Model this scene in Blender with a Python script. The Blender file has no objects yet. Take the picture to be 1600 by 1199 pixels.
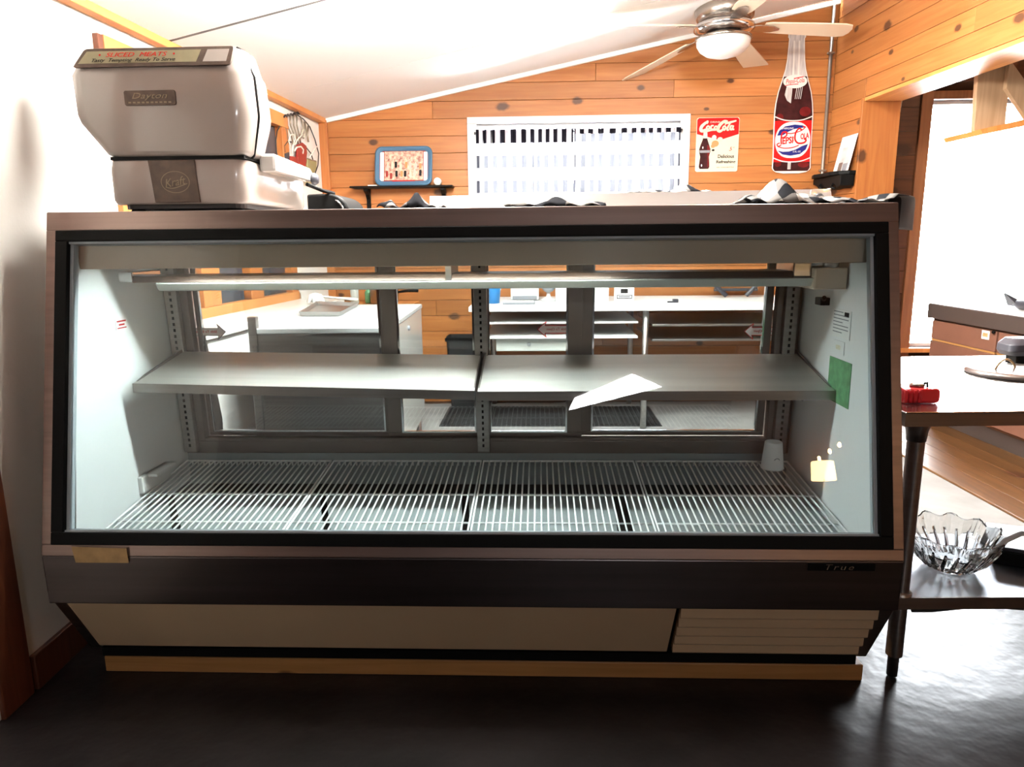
import bpy, bmesh, math, random
import numpy as np
from mathutils import Vector, Matrix
random.seed(7)
PI = math.pi
S = bpy.context.scene
COL = S.collection

# ------------------------------------------------------------------ camera
FPX, PITCH, ROLL, PHI, CX, H = 1113.4, math.radians(11.187), math.radians(.567), math.radians(2.144), -.1709, 1.075
cp, sp, cr, sr = math.cos(PITCH), math.sin(PITCH), math.cos(ROLL), math.sin(ROLL)
FW = np.array([0, cp, -sp]); R0 = np.array([1., 0, 0]); D0 = np.array([0, -sp, -cp])
RT = R0 * cr + D0 * sr; DN = D0 * cr - R0 * sr; CAMP = np.array([0, 0, H])
cd = bpy.data.cameras.new('camera'); cam = bpy.data.objects.new('camera', cd); COL.objects.link(cam)
cd.sensor_width = 36; cd.lens = FPX / 1600 * 36; cd.clip_start = .02
cam.matrix_world = Matrix(((RT[0], -DN[0], -FW[0], 0), (RT[1], -DN[1], -FW[1], 0), (RT[2], -DN[2], -FW[2], H), (0, 0, 0, 1)))
S.camera = cam

# ------------------------------------------------------------------ light and exposure
S.view_settings.view_transform = 'Standard'; S.view_settings.look = 'None'
S.view_settings.exposure = 0.0; S.view_settings.gamma = 1.0; S.view_settings.use_curve_mapping = False
SKY, CEIL_TUBE, LAMP_W, CASE_TUBE = 85.0, 165.0, 40.0, 190.0
w = bpy.data.worlds.new('daylight'); S.world = w; w.use_nodes = True
bg = w.node_tree.nodes['Background']; bg.inputs[0].default_value = (.93, .96, 1, 1); bg.inputs[1].default_value = SKY
def portal(name, loc, rot, sx, sy):
    l = bpy.data.lights.new(name, 'AREA'); l.shape = 'RECTANGLE'; l.size = sx; l.size_y = sy
    l.cycles.is_portal = True
    o = bpy.data.objects.new(name, l); COL.objects.link(o); o.location = loc; o.rotation_euler = rot
portal('portal_back', (.6, 4.99, 1.55), (-PI / 2, 0, -PHI), 1.5, .75)
portal('portal_patio', (3.5, 4.86, 1.15), (-PI / 2, 0, -PHI), 1.9, 1.7)
portal('portal_front', (.75, -5.1, 2.32), (PI / 2, 0, 0), 1.3, .6)

# ------------------------------------------------------------------ materials
def N(nt, t, **k):
    n = nt.nodes.new(t)
    for a, b in k.items(): setattr(n, a, b)
    return n
def mat(name, col, rough=.5, metal=0, var=0, vs=8, bump=0, bs=60, spec=.5, emit=None, es=0, trans=0, alpha=1, stretch=(1, 1, 1), coat=0, col2=None, aniso=0, ior=1.45):
    m = bpy.data.materials.new(name); m.use_nodes = True; nt = m.node_tree
    b = nt.nodes['Principled BSDF']
    b.inputs['Base Color'].default_value = (*col, 1); b.inputs['Roughness'].default_value = rough; b.inputs['Metallic'].default_value = metal
    b.inputs['Specular IOR Level'].default_value = spec; b.inputs['Transmission Weight'].default_value = trans; b.inputs['Coat Weight'].default_value = coat
    b.inputs['IOR'].default_value = ior
    if emit: b.inputs['Emission Color'].default_value = (*emit, 1); b.inputs['Emission Strength'].default_value = es
    if var or bump or col2:
        tc = N(nt, 'ShaderNodeTexCoord'); mp = N(nt, 'ShaderNodeMapping'); mp.inputs['Scale'].default_value = stretch
        nt.links.new(tc.outputs['Object'], mp.inputs['Vector'])
        no = N(nt, 'ShaderNodeTexNoise'); no.inputs['Scale'].default_value = vs; no.inputs['Detail'].default_value = 5
        nt.links.new(mp.outputs[0], no.inputs['Vector'])
        if var or col2:
            cr_ = N(nt, 'ShaderNodeValToRGB'); e = cr_.color_ramp.elements
            e[0].position = .3; e[1].position = .7
            c2 = col2 or tuple(min(1, c * (1 + var)) for c in col)
            e[0].color = (*(tuple(c * (1 - var) for c in col) if not col2 else col), 1); e[1].color = (*c2, 1)
            nt.links.new(no.outputs[0], cr_.inputs[0]); nt.links.new(cr_.outputs[0], b.inputs['Base Color'])
        if bump:
            n2 = N(nt, 'ShaderNodeTexNoise'); n2.inputs['Scale'].default_value = bs; n2.inputs['Detail'].default_value = 3
            nt.links.new(mp.outputs[0], n2.inputs['Vector'])
            bp = N(nt, 'ShaderNodeBump'); bp.inputs['Strength'].default_value = bump; bp.inputs['Distance'].default_value = .01
            nt.links.new(n2.outputs[0], bp.inputs['Height']); nt.links.new(bp.outputs[0], b.inputs['Normal'])
    return m
def glass_mat(name, tint=(.93, .97, .96), refl=1.0):
    m = bpy.data.materials.new(name); m.use_nodes = True; nt = m.node_tree; nt.nodes.remove(nt.nodes['Principled BSDF'])
    o = nt.nodes['Material Output']; t = N(nt, 'ShaderNodeBsdfTransparent'); t.inputs[0].default_value = (*tint, 1)
    g = N(nt, 'ShaderNodeBsdfGlossy'); g.inputs['Roughness'].default_value = 0.005
    fr = N(nt, 'ShaderNodeFresnel'); fr.inputs[0].default_value = 1.45
    mu = N(nt, 'ShaderNodeMath', operation='MULTIPLY'); mu.inputs[1].default_value = refl
    mx = N(nt, 'ShaderNodeMixShader')
    nt.links.new(fr.outputs[0], mu.inputs[0]); nt.links.new(mu.outputs[0], mx.inputs[0]); nt.links.new(t.outputs[0], mx.inputs[1]); nt.links.new(g.outputs[0], mx.inputs[2]); nt.links.new(mx.outputs[0], o.inputs[0])
    return m
def wood_mat(name, c1, c2, knot=(.055, .02, .009), across='z', rough=.45, knots=True, kscale=3.2, sheen=.4):
    # grain runs along the board (world x or y), knots are scattered ovals
    m = bpy.data.materials.new(name); m.use_nodes = True; nt = m.node_tree; b = nt.nodes['Principled BSDF']
    b.inputs['Roughness'].default_value = rough; b.inputs['Specular IOR Level'].default_value = sheen
    L = nt.links.new
    ge = N(nt, 'ShaderNodeNewGeometry'); sx = N(nt, 'ShaderNodeSeparateXYZ'); L(ge.outputs['Position'], sx.inputs[0])
    oi = N(nt, 'ShaderNodeObjectInfo')
    cb = N(nt, 'ShaderNodeCombineXYZ')
    if across == 'z':
        ad = N(nt, 'ShaderNodeMath', operation='ADD'); L(sx.outputs[0], ad.inputs[0]); L(sx.outputs[1], ad.inputs[1]); L(ad.outputs[0], cb.inputs[0]); L(sx.outputs[2], cb.inputs[1])
    elif across == 'x':
        L(sx.outputs[1], cb.inputs[0]); L(sx.outputs[0], cb.inputs[1])
    else:   # vertical grain
        ad = N(nt, 'ShaderNodeMath', operation='ADD'); L(sx.outputs[0], ad.inputs[0]); L(sx.outputs[1], ad.inputs[1]); L(sx.outputs[2], cb.inputs[0]); L(ad.outputs[0], cb.inputs[1])
    mo = N(nt, 'ShaderNodeMath', operation='MULTIPLY'); L(oi.outputs['Random'], mo.inputs[0]); mo.inputs[1].default_value = 30; L(mo.outputs[0], cb.inputs[2])
    mp = N(nt, 'ShaderNodeMapping'); mp.inputs['Scale'].default_value = (1.3, 22, 1); L(cb.outputs[0], mp.inputs['Vector'])
    no = N(nt, 'ShaderNodeTexNoise'); no.inputs['Scale'].default_value = 2.2; no.inputs['Detail'].default_value = 6; no.inputs['Distortion'].default_value = .6; L(mp.outputs[0], no.inputs['Vector'])
    ra = N(nt, 'ShaderNodeValToRGB'); ra.color_ramp.elements[0].position = .3; ra.color_ramp.elements[1].position = .68
    ra.color_ramp.elements[0].color = (*c1, 1); ra.color_ramp.elements[1].color = (*c2, 1); L(no.outputs[0], ra.inputs[0])
    hs = N(nt, 'ShaderNodeHueSaturation'); L(ra.outputs[0], hs.inputs['Color'])
    mr = N(nt, 'ShaderNodeMapRange'); mr.inputs[3].default_value = .82; mr.inputs[4].default_value = 1.15; L(oi.outputs['Random'], mr.inputs[0]); L(mr.outputs[0], hs.inputs['Value'])
    last = hs.outputs[0]
    if knots:
        m2 = N(nt, 'ShaderNodeMapping'); m2.inputs['Scale'].default_value = (.75, 1.15, 1); L(cb.outputs[0], m2.inputs['Vector'])
        vo = N(nt, 'ShaderNodeTexVoronoi', voronoi_dimensions='2D'); vo.inputs['Scale'].default_value = kscale; L(m2.outputs[0], vo.inputs['Vector'])
        r1 = N(nt, 'ShaderNodeMapRange'); r1.inputs[1].default_value = .085; r1.inputs[2].default_value = .13; r1.inputs[3].default_value = 1; r1.inputs[4].default_value = 0
        n3 = N(nt, 'ShaderNodeTexNoise'); n3.inputs['Scale'].default_value = 40; L(cb.outputs[0], n3.inputs['Vector'])
        a1 = N(nt, 'ShaderNodeMath', operation='MULTIPLY_ADD'); L(n3.outputs[0], a1.inputs[0]); a1.inputs[1].default_value = .05; sc = N(nt, 'ShaderNodeSeparateColor'); L(vo.outputs['Color'], sc.inputs[0])
        sz_ = N(nt, 'ShaderNodeMath', operation='MULTIPLY_ADD'); L(sc.outputs[1], sz_.inputs[0]); sz_.inputs[1].default_value = 1.5; sz_.inputs[2].default_value = .75
        dm = N(nt, 'ShaderNodeMath', operation='MULTIPLY'); L(vo.outputs['Distance'], dm.inputs[0]); L(sz_.outputs[0], dm.inputs[1]); L(dm.outputs[0], a1.inputs[2])
        L(a1.outputs[0], r1.inputs[0])
        gt = N(nt, 'ShaderNodeMath', operation='GREATER_THAN'); L(sc.outputs[0], gt.inputs[0]); gt.inputs[1].default_value = .30
        mu = N(nt, 'ShaderNodeMath', operation='MULTIPLY'); L(r1.outputs[0], mu.inputs[0]); L(gt.outputs[0], mu.inputs[1])
        m3 = N(nt, 'ShaderNodeMath', operation='MULTIPLY'); L(mu.outputs[0], m3.inputs[0]); m3.inputs[1].default_value = .92
        mx = N(nt, 'ShaderNodeMixRGB'); L(m3.outputs[0], mx.inputs[0]); L(last, mx.inputs[1]); mx.inputs[2].default_value = (*knot, 1); last = mx.outputs[0]
    L(last, b.inputs['Base Color'])
    bp = N(nt, 'ShaderNodeBump'); bp.inputs['Strength'].default_value = .08; L(no.outputs[0], bp.inputs['Height']); L(bp.outputs[0], b.inputs['Normal'])
    return m
def thin_mat(name, col):
    m = bpy.data.materials.new(name); m.use_nodes = True; nt = m.node_tree; nt.nodes.remove(nt.nodes['Principled BSDF'])
    d = N(nt, 'ShaderNodeBsdfDiffuse'); t = N(nt, 'ShaderNodeBsdfTranslucent'); mx = N(nt, 'ShaderNodeMixShader'); mx.inputs[0].default_value = .8
    for q in (d, t): q.inputs[0].default_value = (*col, 1)
    nt.links.new(d.outputs[0], mx.inputs[1]); nt.links.new(t.outputs[0], mx.inputs[2]); nt.links.new(mx.outputs[0], nt.nodes['Material Output'].inputs[0]); return m
def check_mat(name, dark, mid, light, trans, sheer=0):
    # buffalo check woven cloth on UV, one unit = one pair of stripes
    m = bpy.data.materials.new(name); m.use_nodes = True; nt = m.node_tree; nt.nodes.remove(nt.nodes['Principled BSDF']); L = nt.links.new
    o = nt.nodes['Material Output']; tc = N(nt, 'ShaderNodeTexCoord'); sx = N(nt, 'ShaderNodeSeparateXYZ'); L(tc.outputs['UV'], sx.inputs[0])
    st = []
    for i in (0, 1):
        fr = N(nt, 'ShaderNodeMath', operation='FRACT'); L(sx.outputs[i], fr.inputs[0])
        gt = N(nt, 'ShaderNodeMath', operation='LESS_THAN'); L(fr.outputs[0], gt.inputs[0]); gt.inputs[1].default_value = .5; st.append(gt)
    ad = N(nt, 'ShaderNodeMath', operation='ADD'); L(st[0].outputs[0], ad.inputs[0]); L(st[1].outputs[0], ad.inputs[1])
    hf = N(nt, 'ShaderNodeMath', operation='MULTIPLY'); L(ad.outputs[0], hf.inputs[0]); hf.inputs[1].default_value = .5
    ra = N(nt, 'ShaderNodeValToRGB'); ra.color_ramp.interpolation = 'CONSTANT'; e = ra.color_ramp.elements
    e[0].position = 0; e[0].color = (*light, 1); e[1].position = .25; e[1].color = (*mid, 1); k = e.new(.75); k.color = (*dark, 1)
    L(hf.outputs[0], ra.inputs[0])
    d = N(nt, 'ShaderNodeBsdfDiffuse'); t = N(nt, 'ShaderNodeBsdfTranslucent'); mx = N(nt, 'ShaderNodeMixShader'); mx.inputs[0].default_value = trans
    L(ra.outputs[0], d.inputs[0]); L(ra.outputs[0], t.inputs[0]); L(d.outputs[0], mx.inputs[1]); L(t.outputs[0], mx.inputs[2]); L(mx.outputs[0], o.inputs[0])
    if sheer:
        tp = N(nt, 'ShaderNodeBsdfTransparent'); m2 = N(nt, 'ShaderNodeMixShader'); m2.inputs[0].default_value = sheer
        L(mx.outputs[0], m2.inputs[1]); L(tp.outputs[0], m2.inputs[2]); L(m2.outputs[0], o.inputs[0])
    return m

M = {}
M['pine'] = wood_mat('pine_boards', (.33, .108, .025), (.41, .158, .044))
M['pine_trim'] = wood_mat('pine_trim', (.32, .10, .024), (.40, .145, .039), across='v', kscale=1.6)
M['pine_beam'] = wood_mat('pine_beam', (.50, .18, .045), (.62, .26, .075), across='x', knots=False)
M['window_wood'] = wood_mat('brown_window_wood', (.20, .075, .03), (.28, .11, .045), across='v', knots=False)
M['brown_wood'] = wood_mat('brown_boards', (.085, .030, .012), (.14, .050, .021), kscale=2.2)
M['red_wood'] = wood_mat('red_stained_wood', (.075, .020, .009), (.12, .034, .014), across='v', knots=False)
M['floor_wood'] = wood_mat('floor_boards', (.075, .033, .011), (.13, .06, .021), across='x', rough=.35, kscale=1.6)
M['raw_wood'] = wood_mat('raw_lumber', (.27, .13, .042), (.36, .18, .062), kscale=2.)
M['tan_wood'] = wood_mat('tan_lumber', (.36, .23, .13), (.46, .31, .19), across='v', knots=False)
M['groove'] = mat('dark_joint', (.05, .018, .006), .8)
M['drywall'] = mat('white_drywall', (.80, .78, .74), .75, bump=.05, bs=90)
M['ceil'] = mat('ceiling_board', (.90, .89, .87), .7, bump=.04, bs=120)
M['gap'] = mat('ceiling_joint', (.035, .033, .03), .8)
M['joint'] = mat('grey_joint_tape', (.10, .095, .09), .8)
M['floor'] = mat('dark_concrete', (.014, .0112, .0116), .36, var=.6, vs=3.5, bump=.35, bs=11, spec=.36)
M['kitchen_floor'] = mat('kitchen_floor_vinyl', (.25, .245, .24), .7, spec=.2, var=.15, vs=6)
M['steel'] = mat('brushed_steel', (.55, .53, .51), .30, 1, var=.08, vs=6, bump=.03, bs=40, stretch=(.4, 8, 30))
M['steel_dark'] = mat('aged_steel', (.30, .27, .255), .34, 1, var=.12, vs=4, stretch=(.5, 6, 20))
M['steel_frame'] = mat('frame_steel', (.27, .195, .168), .36, 1, var=.12, vs=3, bump=.02, bs=50, stretch=(.5, 6, 20))
M['steel_band'] = mat('band_steel', (.095, .078, .075), .32, 1, var=.14, vs=3, stretch=(.6, 6, 12))
M['tray_steel'] = mat('polished_tray', (.72, .71, .69), .22, 1, var=.1, vs=3, stretch=(.5, 3, 3))
M['shelf_steel'] = mat('satin_shelf', (.74, .72, .68), .5, 1, var=.06, vs=4, stretch=(.4, 6, 6))
M['chrome'] = mat('chrome', (.75, .75, .76), .12, 1)
M['nickel'] = mat('brushed_nickel', (.42, .37, .33), .25, 1)
M['black'] = mat('black_plastic', (.004, .004, .004), .5, spec=.12)
M['rubber'] = mat('black_rubber', (.012, .012, .013), .7)
M['liner'] = mat('white_liner', (.78, .80, .80), .35)
M['pan'] = mat('pan_grey', (.27, .30, .305), .4, var=.05, vs=5)
M['header'] = mat('header_taupe', (.48, .39, .30), .5)
M['zinc'] = mat('galvanised_sheet', (.40, .42, .46), .45, 1, var=.15, vs=5)
M['brown_metal'] = mat('brown_anodised', (.085, .062, .055), .4, .5)
M['bronze'] = mat('bronze_frame', (.16, .13, .115), .42, .6)
M['kick'] = mat('almond_enamel', (.52, .385, .245), .4, var=.04, vs=4)
M['slicer_base'] = mat('slicer_base_enamel', (.40, .35, .32), .18, coat=.5, var=.02, vs=3)
M['channel'] = mat('grey_channel', (.36, .40, .43), .4)
M['white_enamel'] = mat('white_enamel', (.70, .69, .66), .16, coat=.5, var=.02, vs=3)
M['hood'] = mat('hood_enamel', (.33, .285, .26), .22, coat=.4, var=.03, vs=3)
M['white'] = mat('white_paint', (.80, .80, .79), .5)
M['wire_white'] = mat('white_coated_wire', (.92, .92, .91), .35)
M['paper'] = mat('white_paper', (.82, .82, .80), .7)
M['sky_glass'] = glass_mat('window_glass', (.97, .98, .98))
M['case_glass'] = glass_mat('case_glass', (.97, .985, .98), .9)
M['door_glass'] = glass_mat('door_glass', (.83, .875, .89), 1.2)
M['crystal'] = mat('cut_crystal', (.98, 1, .99), .02, trans=1, ior=1.5)
M['lens'] = mat('lamp_lens', (.46, .48, .45), .35)
M['red'] = mat('sign_red', (.52, .010, .010), .5, spec=.1)
M['sign_cream'] = mat('sign_cream', (.62, .55, .42), .5, spec=.15)
M['sign_white'] = mat('sign_white', (.66, .63, .59), .5, spec=.15)
M['sign_blue'] = mat('sign_blue', (.018, .02, .14), .5, spec=.1)
M['cola'] = mat('cola_brown', (.035, .008, .008), .5, spec=.1, var=.5, vs=14)
M['cola_red'] = mat('cola_glow', (.11, .008, .008), .5, spec=.1, var=.4, vs=10)
M['glass_grey'] = mat('printed_glass', (.46, .43, .42), .35, var=.3, vs=18, stretch=(4, 1, .5))
M['ink'] = mat('black_ink', (.012, .011, .012), .6, spec=.1)
M['red_ink'] = mat('red_ink', (.45, .015, .012), .6, spec=.1)
M['orange'] = mat('orange_print', (.75, .22, .08), .5)
M['pink'] = mat('pink_print', (.8, .42, .38), .5)
M['green'] = mat('green_print', (.10, .28, .13), .45, var=.25, vs=60)
M['yellow'] = mat('yellow_print', (.62, .5, .06), .5)
M['tray_blue'] = mat('tray_blue', (.05, .13, .22), .35)
M['iron'] = mat('black_iron', (.035, .03, .03), .5, .4)
M['pewter'] = mat('pewter', (.30, .26, .20), .35, .8)
M['cream_rope'] = mat('cream_rod', (.75, .70, .60), .5)
M['jug_red'] = mat('oxblood_glaze', (.25, .02, .015), .3)
M['goblet'] = mat('olive_goblet', (.30, .27, .13), .4, .2)
M['meter_red'] = mat('red_plastic', (.65, .02, .03), .3)
M['blade'] = mat('fan_blade', (.70, .58, .44), .5)
M['shade_glass'] = mat('frosted_bowl', (.80, .79, .77), .3)
M['brass_plate'] = mat('dark_brass', (.075, .05, .038), .4, .5, var=.3, vs=40)
M['gold_line'] = mat('worn_gilt', (.22, .17, .11), .4, .5)
M['sign_panel'] = mat('faded_sign_panel', (.22, .19, .11), .5, var=.12, vs=20)
M['tape'] = mat('masking_tape', (.42, .26, .11), .6, var=.2, vs=30)
M['blue'] = mat('blue_plastic', (.03, .25, .62), .3)
M['cyan'] = mat('cyan_plastic', (.15, .55, .6), .4)
M['grey'] = mat('grey_plastic', (.20, .21, .23), .5)
M['brown_paint'] = mat('brown_laminate', (.17, .075, .05), .4, var=.1, vs=6)
M['counter_dark'] = mat('dark_counter_edge', (.055, .04, .035), .45)
M['counter_top'] = mat('pale_counter', (.78, .76, .72), .2)
M['table_steel'] = mat('table_top_steel', (.66, .64, .62), .16, 1, var=.05, vs=5, stretch=(1, 8, 1))
M['satin_top'] = mat('satin_worktop', (.55, .56, .56), .45, .35, var=.06, vs=5)
M['dark_glass'] = mat('dark_pane', (.035, .045, .06), .15)
M['bag'] = mat('dark_leather', (.035, .035, .045), .45)
M['conduit'] = mat('galvanised_pipe', (.26, .22, .185), .4, .7)
M['photo'] = mat('landscape_print', (.16, .17, .15), .5, col2=(.85, .86, .88), vs=5)
M['crowd'] = mat('crowd_print', (.22, .07, .06), .45, col2=(.80, .56, .42), vs=55)
M['sticker'] = thin_mat('white_film', (.8, .79, .78))
M['cloth'] = check_mat('checked_cloth', (.015, .015, .017), (.13, .12, .115), (.55, .53, .50), .05)
M['curtain'] = check_mat('checked_curtain', (.03, .03, .036), (.7, .7, .71), (.80, .80, .80), .4, .006)
M['heading'] = check_mat('checked_heading', (.012, .011, .016), (.6, .57, .62), (.80, .80, .80), .3)
M['tube_on'] = mat('fluorescent_diffuser', (.9, .9, .88), .4, emit=(1, .97, .90), es=CEIL_TUBE)
M['shade_on'] = mat('lit_lampshade', (.8, .7, .5), .6, emit=(1, .66, .30), es=LAMP_W)
M['case_tube'] = mat('case_fluorescent', (.9, .95, .95), .4, emit=(.86, 1, .99), es=CASE_TUBE)
M['bulb_on'] = mat('lit_bulb', (.9, .8, .6), .4, emit=(1, .55, .18), es=LAMP_W * 9)

# ------------------------------------------------------------------ mesh builder
class MB:
    def __init__(s): s.v = []; s.f = []; s.uv = None
    def add(s, vs, fs):
        o = len(s.v); s.v += [tuple(map(float, p)) for p in vs]; s.f += [tuple(i + o for i in f) for f in fs]; return s
    def box(s, x0, x1, y0, y1, z0, z1):
        v = [(x, y, z) for z in (z0, z1) for y in (y0, y1) for x in (x0, x1)]
        return s.add(v, [(0, 2, 3, 1), (4, 5, 7, 6), (0, 1, 5, 4), (2, 6, 7, 3), (0, 4, 6, 2), (1, 3, 7, 5)])
    def prism(s, poly, vec):
        n = len(poly); vec = np.array(vec, float)
        v = [np.array(p, float) for p in poly]; v2 = [p + vec for p in v]
        return s.add(v + v2, [tuple(range(n))[::-1], tuple(range(n, 2 * n))] + [(i, (i + 1) % n, n + (i + 1) % n, n + i) for i in range(n)])
    def xz(s, poly, y0, y1): return s.prism([(x, y0, z) for x, z in poly], (0, y1 - y0, 0))
    def yz(s, poly, x0, x1): return s.prism([(x0, y, z) for y, z in poly], (x1 - x0, 0, 0))
    def xy(s, poly, z0, z1): return s.prism([(x, y, z0) for x, y in poly], (0, 0, z1 - z0))
    def loft(s, rings, cap=True, closed=False):
        n = len(rings[0]); v = [p for r in rings for p in r]; f = []
        m = len(rings)
        for i in range(m if closed else m - 1):
            a, b = i * n, ((i + 1) % m) * n
            f += [(a + j, a + (j + 1) % n, b + (j + 1) % n, b + j) for j in range(n)]
        if cap and not closed: f += [tuple(range(n))[::-1], tuple(range((m - 1) * n, m * n))]
        return s.add(v, f)
    def tube(s, pts, r, n=8, closed=False):
        P = [Vector(p) for p in pts]; m = len(P); rings = []; prev = None
        for i in range(m):
            a = P[(i - 1) % m] if (i or closed) else P[0]; b = P[(i + 1) % m] if (i < m - 1 or closed) else P[-1]
            t = (b - a).normalized()
            if prev is None: u = t.orthogonal().normalized()
            else: u = (prev - t * prev.dot(t)).normalized()
            prev = u; w_ = t.cross(u); rr = r[i] if isinstance(r, (list, tuple)) else r
            rings.append([P[i] + (u * math.cos(2 * PI * k / n) + w_ * math.sin(2 * PI * k / n)) * rr for k in range(n)])
        return s.loft(rings, closed=closed)
    def lathe(s, prof, n=24, c=(0, 0, 0), axis='z'):
        rings = []
        for r, h in prof:
            ring = []
            for k in range(n):
                a = 2 * PI * k / n; x, y = r * math.cos(a), r * math.sin(a)
                p = (x, y, h) if axis == 'z' else ((x, h, -y) if axis == 'y' else (h, x, y))
                ring.append((p[0] + c[0], p[1] + c[1], p[2] + c[2]))
            rings.append(ring)
        return s.loft(rings)
    def grid(s, nx, ny, fn, uvfn=None, thick=0):
        P = [[Vector(fn(i / (nx - 1), j / (ny - 1))) for i in range(nx)] for j in range(ny)]
        o = len(s.v); s.add([p for r in P for p in r], [(j * nx + i, j * nx + i + 1, (j + 1) * nx + i + 1, (j + 1) * nx + i) for j in range(ny - 1) for i in range(nx - 1)])
        if uvfn:
            s.uv = [uvfn(i / (nx - 1), j / (ny - 1)) for j in range(ny) for i in range(nx)]
        return s
    def ribbon(s, pts, w, y, n=6, dy=-.0008):
        # flat stroke in the xz plane through control points, Catmull-Rom; w scalar or list of widths
        P = [np.array(p, float) for p in pts]; W = w if isinstance(w, (list, tuple)) else [w] * len(P); Q = []; QW = []
        for i in range(len(P) - 1):
            p0 = P[max(i - 1, 0)]; p1 = P[i]; p2 = P[i + 1]; p3 = P[min(i + 2, len(P) - 1)]
            for k in range(n):
                t = k / n; Q.append(.5 * (2 * p1 + (p2 - p0) * t + (2 * p0 - 5 * p1 + 4 * p2 - p3) * t * t + (3 * p1 - p0 - 3 * p2 + p3) * t ** 3)); QW.append(W[i] + (W[i + 1] - W[i]) * t)
        Q.append(P[-1]); QW.append(W[-1]); rings = []
        for i, q in enumerate(Q):
            t = Q[min(i + 1, len(Q) - 1)] - Q[max(i - 1, 0)]; t = t / (np.linalg.norm(t) + 1e-9); nrm = np.array([-t[1], t[0]]) * QW[i] / 2
            a, b = q + nrm, q - nrm
            rings.append([(a[0], y, a[1]), (b[0], y, b[1]), (b[0], y + dy, b[1]), (a[0], y + dy, a[1])])
        return s.loft(rings)
    def mesh(s, name, base=(0, 0, 0)):
        me = bpy.data.meshes.new(name); b = np.array(base, float)
        me.from_pydata([tuple(np.array(p) - b) for p in s.v], [], s.f)
        bm = bmesh.new(); bm.from_mesh(me); bmesh.ops.recalc_face_normals(bm, faces=bm.faces); bm.to_mesh(me); bm.free()
        if s.uv:
            ul = me.uv_layers.new()
            for lp in me.loops: ul.data[lp.index].uv = s.uv[lp.vertex_index]
        return me
    def build(s, name, m, parent=None, base=None, smooth=False, bevel=0, sub=0, solid=0, kind=None):
        if base is None: base = parent.get('_b', (0, 0, 0)) if parent is not None else (0, 0, 0)
        me = s.mesh(name, base); me.materials.append(m if not isinstance(m, str) else M[m])
        o = bpy.data.objects.new(name, me); COL.objects.link(o); o.parent = parent
        o['_b'] = tuple(map(float, base))
        if smooth: 
            for p in me.polygons: p.use_smooth = True
        if solid: k = o.modifiers.new('s', 'SOLIDIFY'); k.thickness = solid; k.offset = 0
        if bevel: k = o.modifiers.new('b', 'BEVEL'); k.width = bevel; k.segments = 2; k.limit_method = 'ANGLE'; k.angle_limit = .6
        if sub: k = o.modifiers.new('d', 'SUBSURF'); k.levels = sub; k.render_levels = sub
        if smooth and bevel: 
            try: me.set_sharp_from_angle(angle=.6)
            except Exception: pass
        if kind: o['kind'] = kind
        return o

# ------------------------------------------------------------------ frames: rigid wall-aligned coordinate systems (x along, y into the wall, z up)
class Frame:
    def __init__(s, o, rz): s.o = np.array(o, float); s.rz = rz; s.ax = np.array([math.cos(rz), math.sin(rz), 0]); s.ay = np.array([-math.sin(rz), math.cos(rz), 0])
    def w(s, l): return s.o + s.ax * l[0] + s.ay * l[1] + np.array([0, 0, l[2]])
    def loc(s, P): d = np.array(P) - s.o; return np.array([d @ s.ax, d @ s.ay, d[2]])
    def hit(s, px, py, y=0., ax='y'):      # where the sight line of a photo pixel meets the plane y = const (or x, z)
        d = FW + RT * (px - 800) / FPX + DN * (py - 599.5) / FPX
        n, P0 = {'y': (s.ay, s.o + s.ay * y), 'x': (s.ax, s.o + s.ax * y), 'z': (np.array([0, 0, 1.]), s.o + np.array([0, 0, y]))}[ax]
        return s.loc(CAMP + d * (((P0 - CAMP) @ n) / (d @ n)))
CF = Frame((CX * math.cos(PHI), -CX * math.sin(PHI), 0), -PHI)       # display case and back wall
WF = Frame((0, 0, 0), 0)                                              # room
YB = 4.8
A_ = np.array([-1.43, 2.49, 0]); B_ = np.array([-1.225, 4.85, 0]); dl = B_ - A_
LF = Frame(A_, math.atan2(dl[1], dl[0]))                              # far left wall, x runs towards the back
cw = CF.w((2.02, YB, 0)); RF = Frame(cw, -PI / 2 + .035)              # right wall, x runs from the back corner towards the camera

def struct(o): o['kind'] = 'structure'; return o
def empty(name, frame, loc, rz=0, parent=None):
    o = bpy.data.objects.new(name, None); COL.objects.link(o); o.location = Vector(frame.w(loc)); o.rotation_euler = (0, 0, frame.rz + rz)
    o.empty_display_size = .05
    o['_b'] = tuple(map(float, loc)); return o
def tag(o, label, cat, group=None):
    o['label'] = label; o['category'] = cat
    if group: o['group'] = group
    return o
def thing(name, label, cat, frame, loc, rz=0, group=None):
    return tag(empty(name, frame, loc, rz), label, cat, group)
def place(o, frame): o.location = Vector(frame.w(o['_b'])); o.rotation_euler = (0, 0, frame.rz); return o
def single(mb, name, m, label, cat, frame, base, group=None, **k):
    return place(tag(mb.build(name, m, base=base, **k), label, cat, group), frame)
def frame_struct(mb, name, m, frame, base=(0, 0, 0), **k): return place(struct(mb.build(name, m, base=base, **k)), frame)
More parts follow.
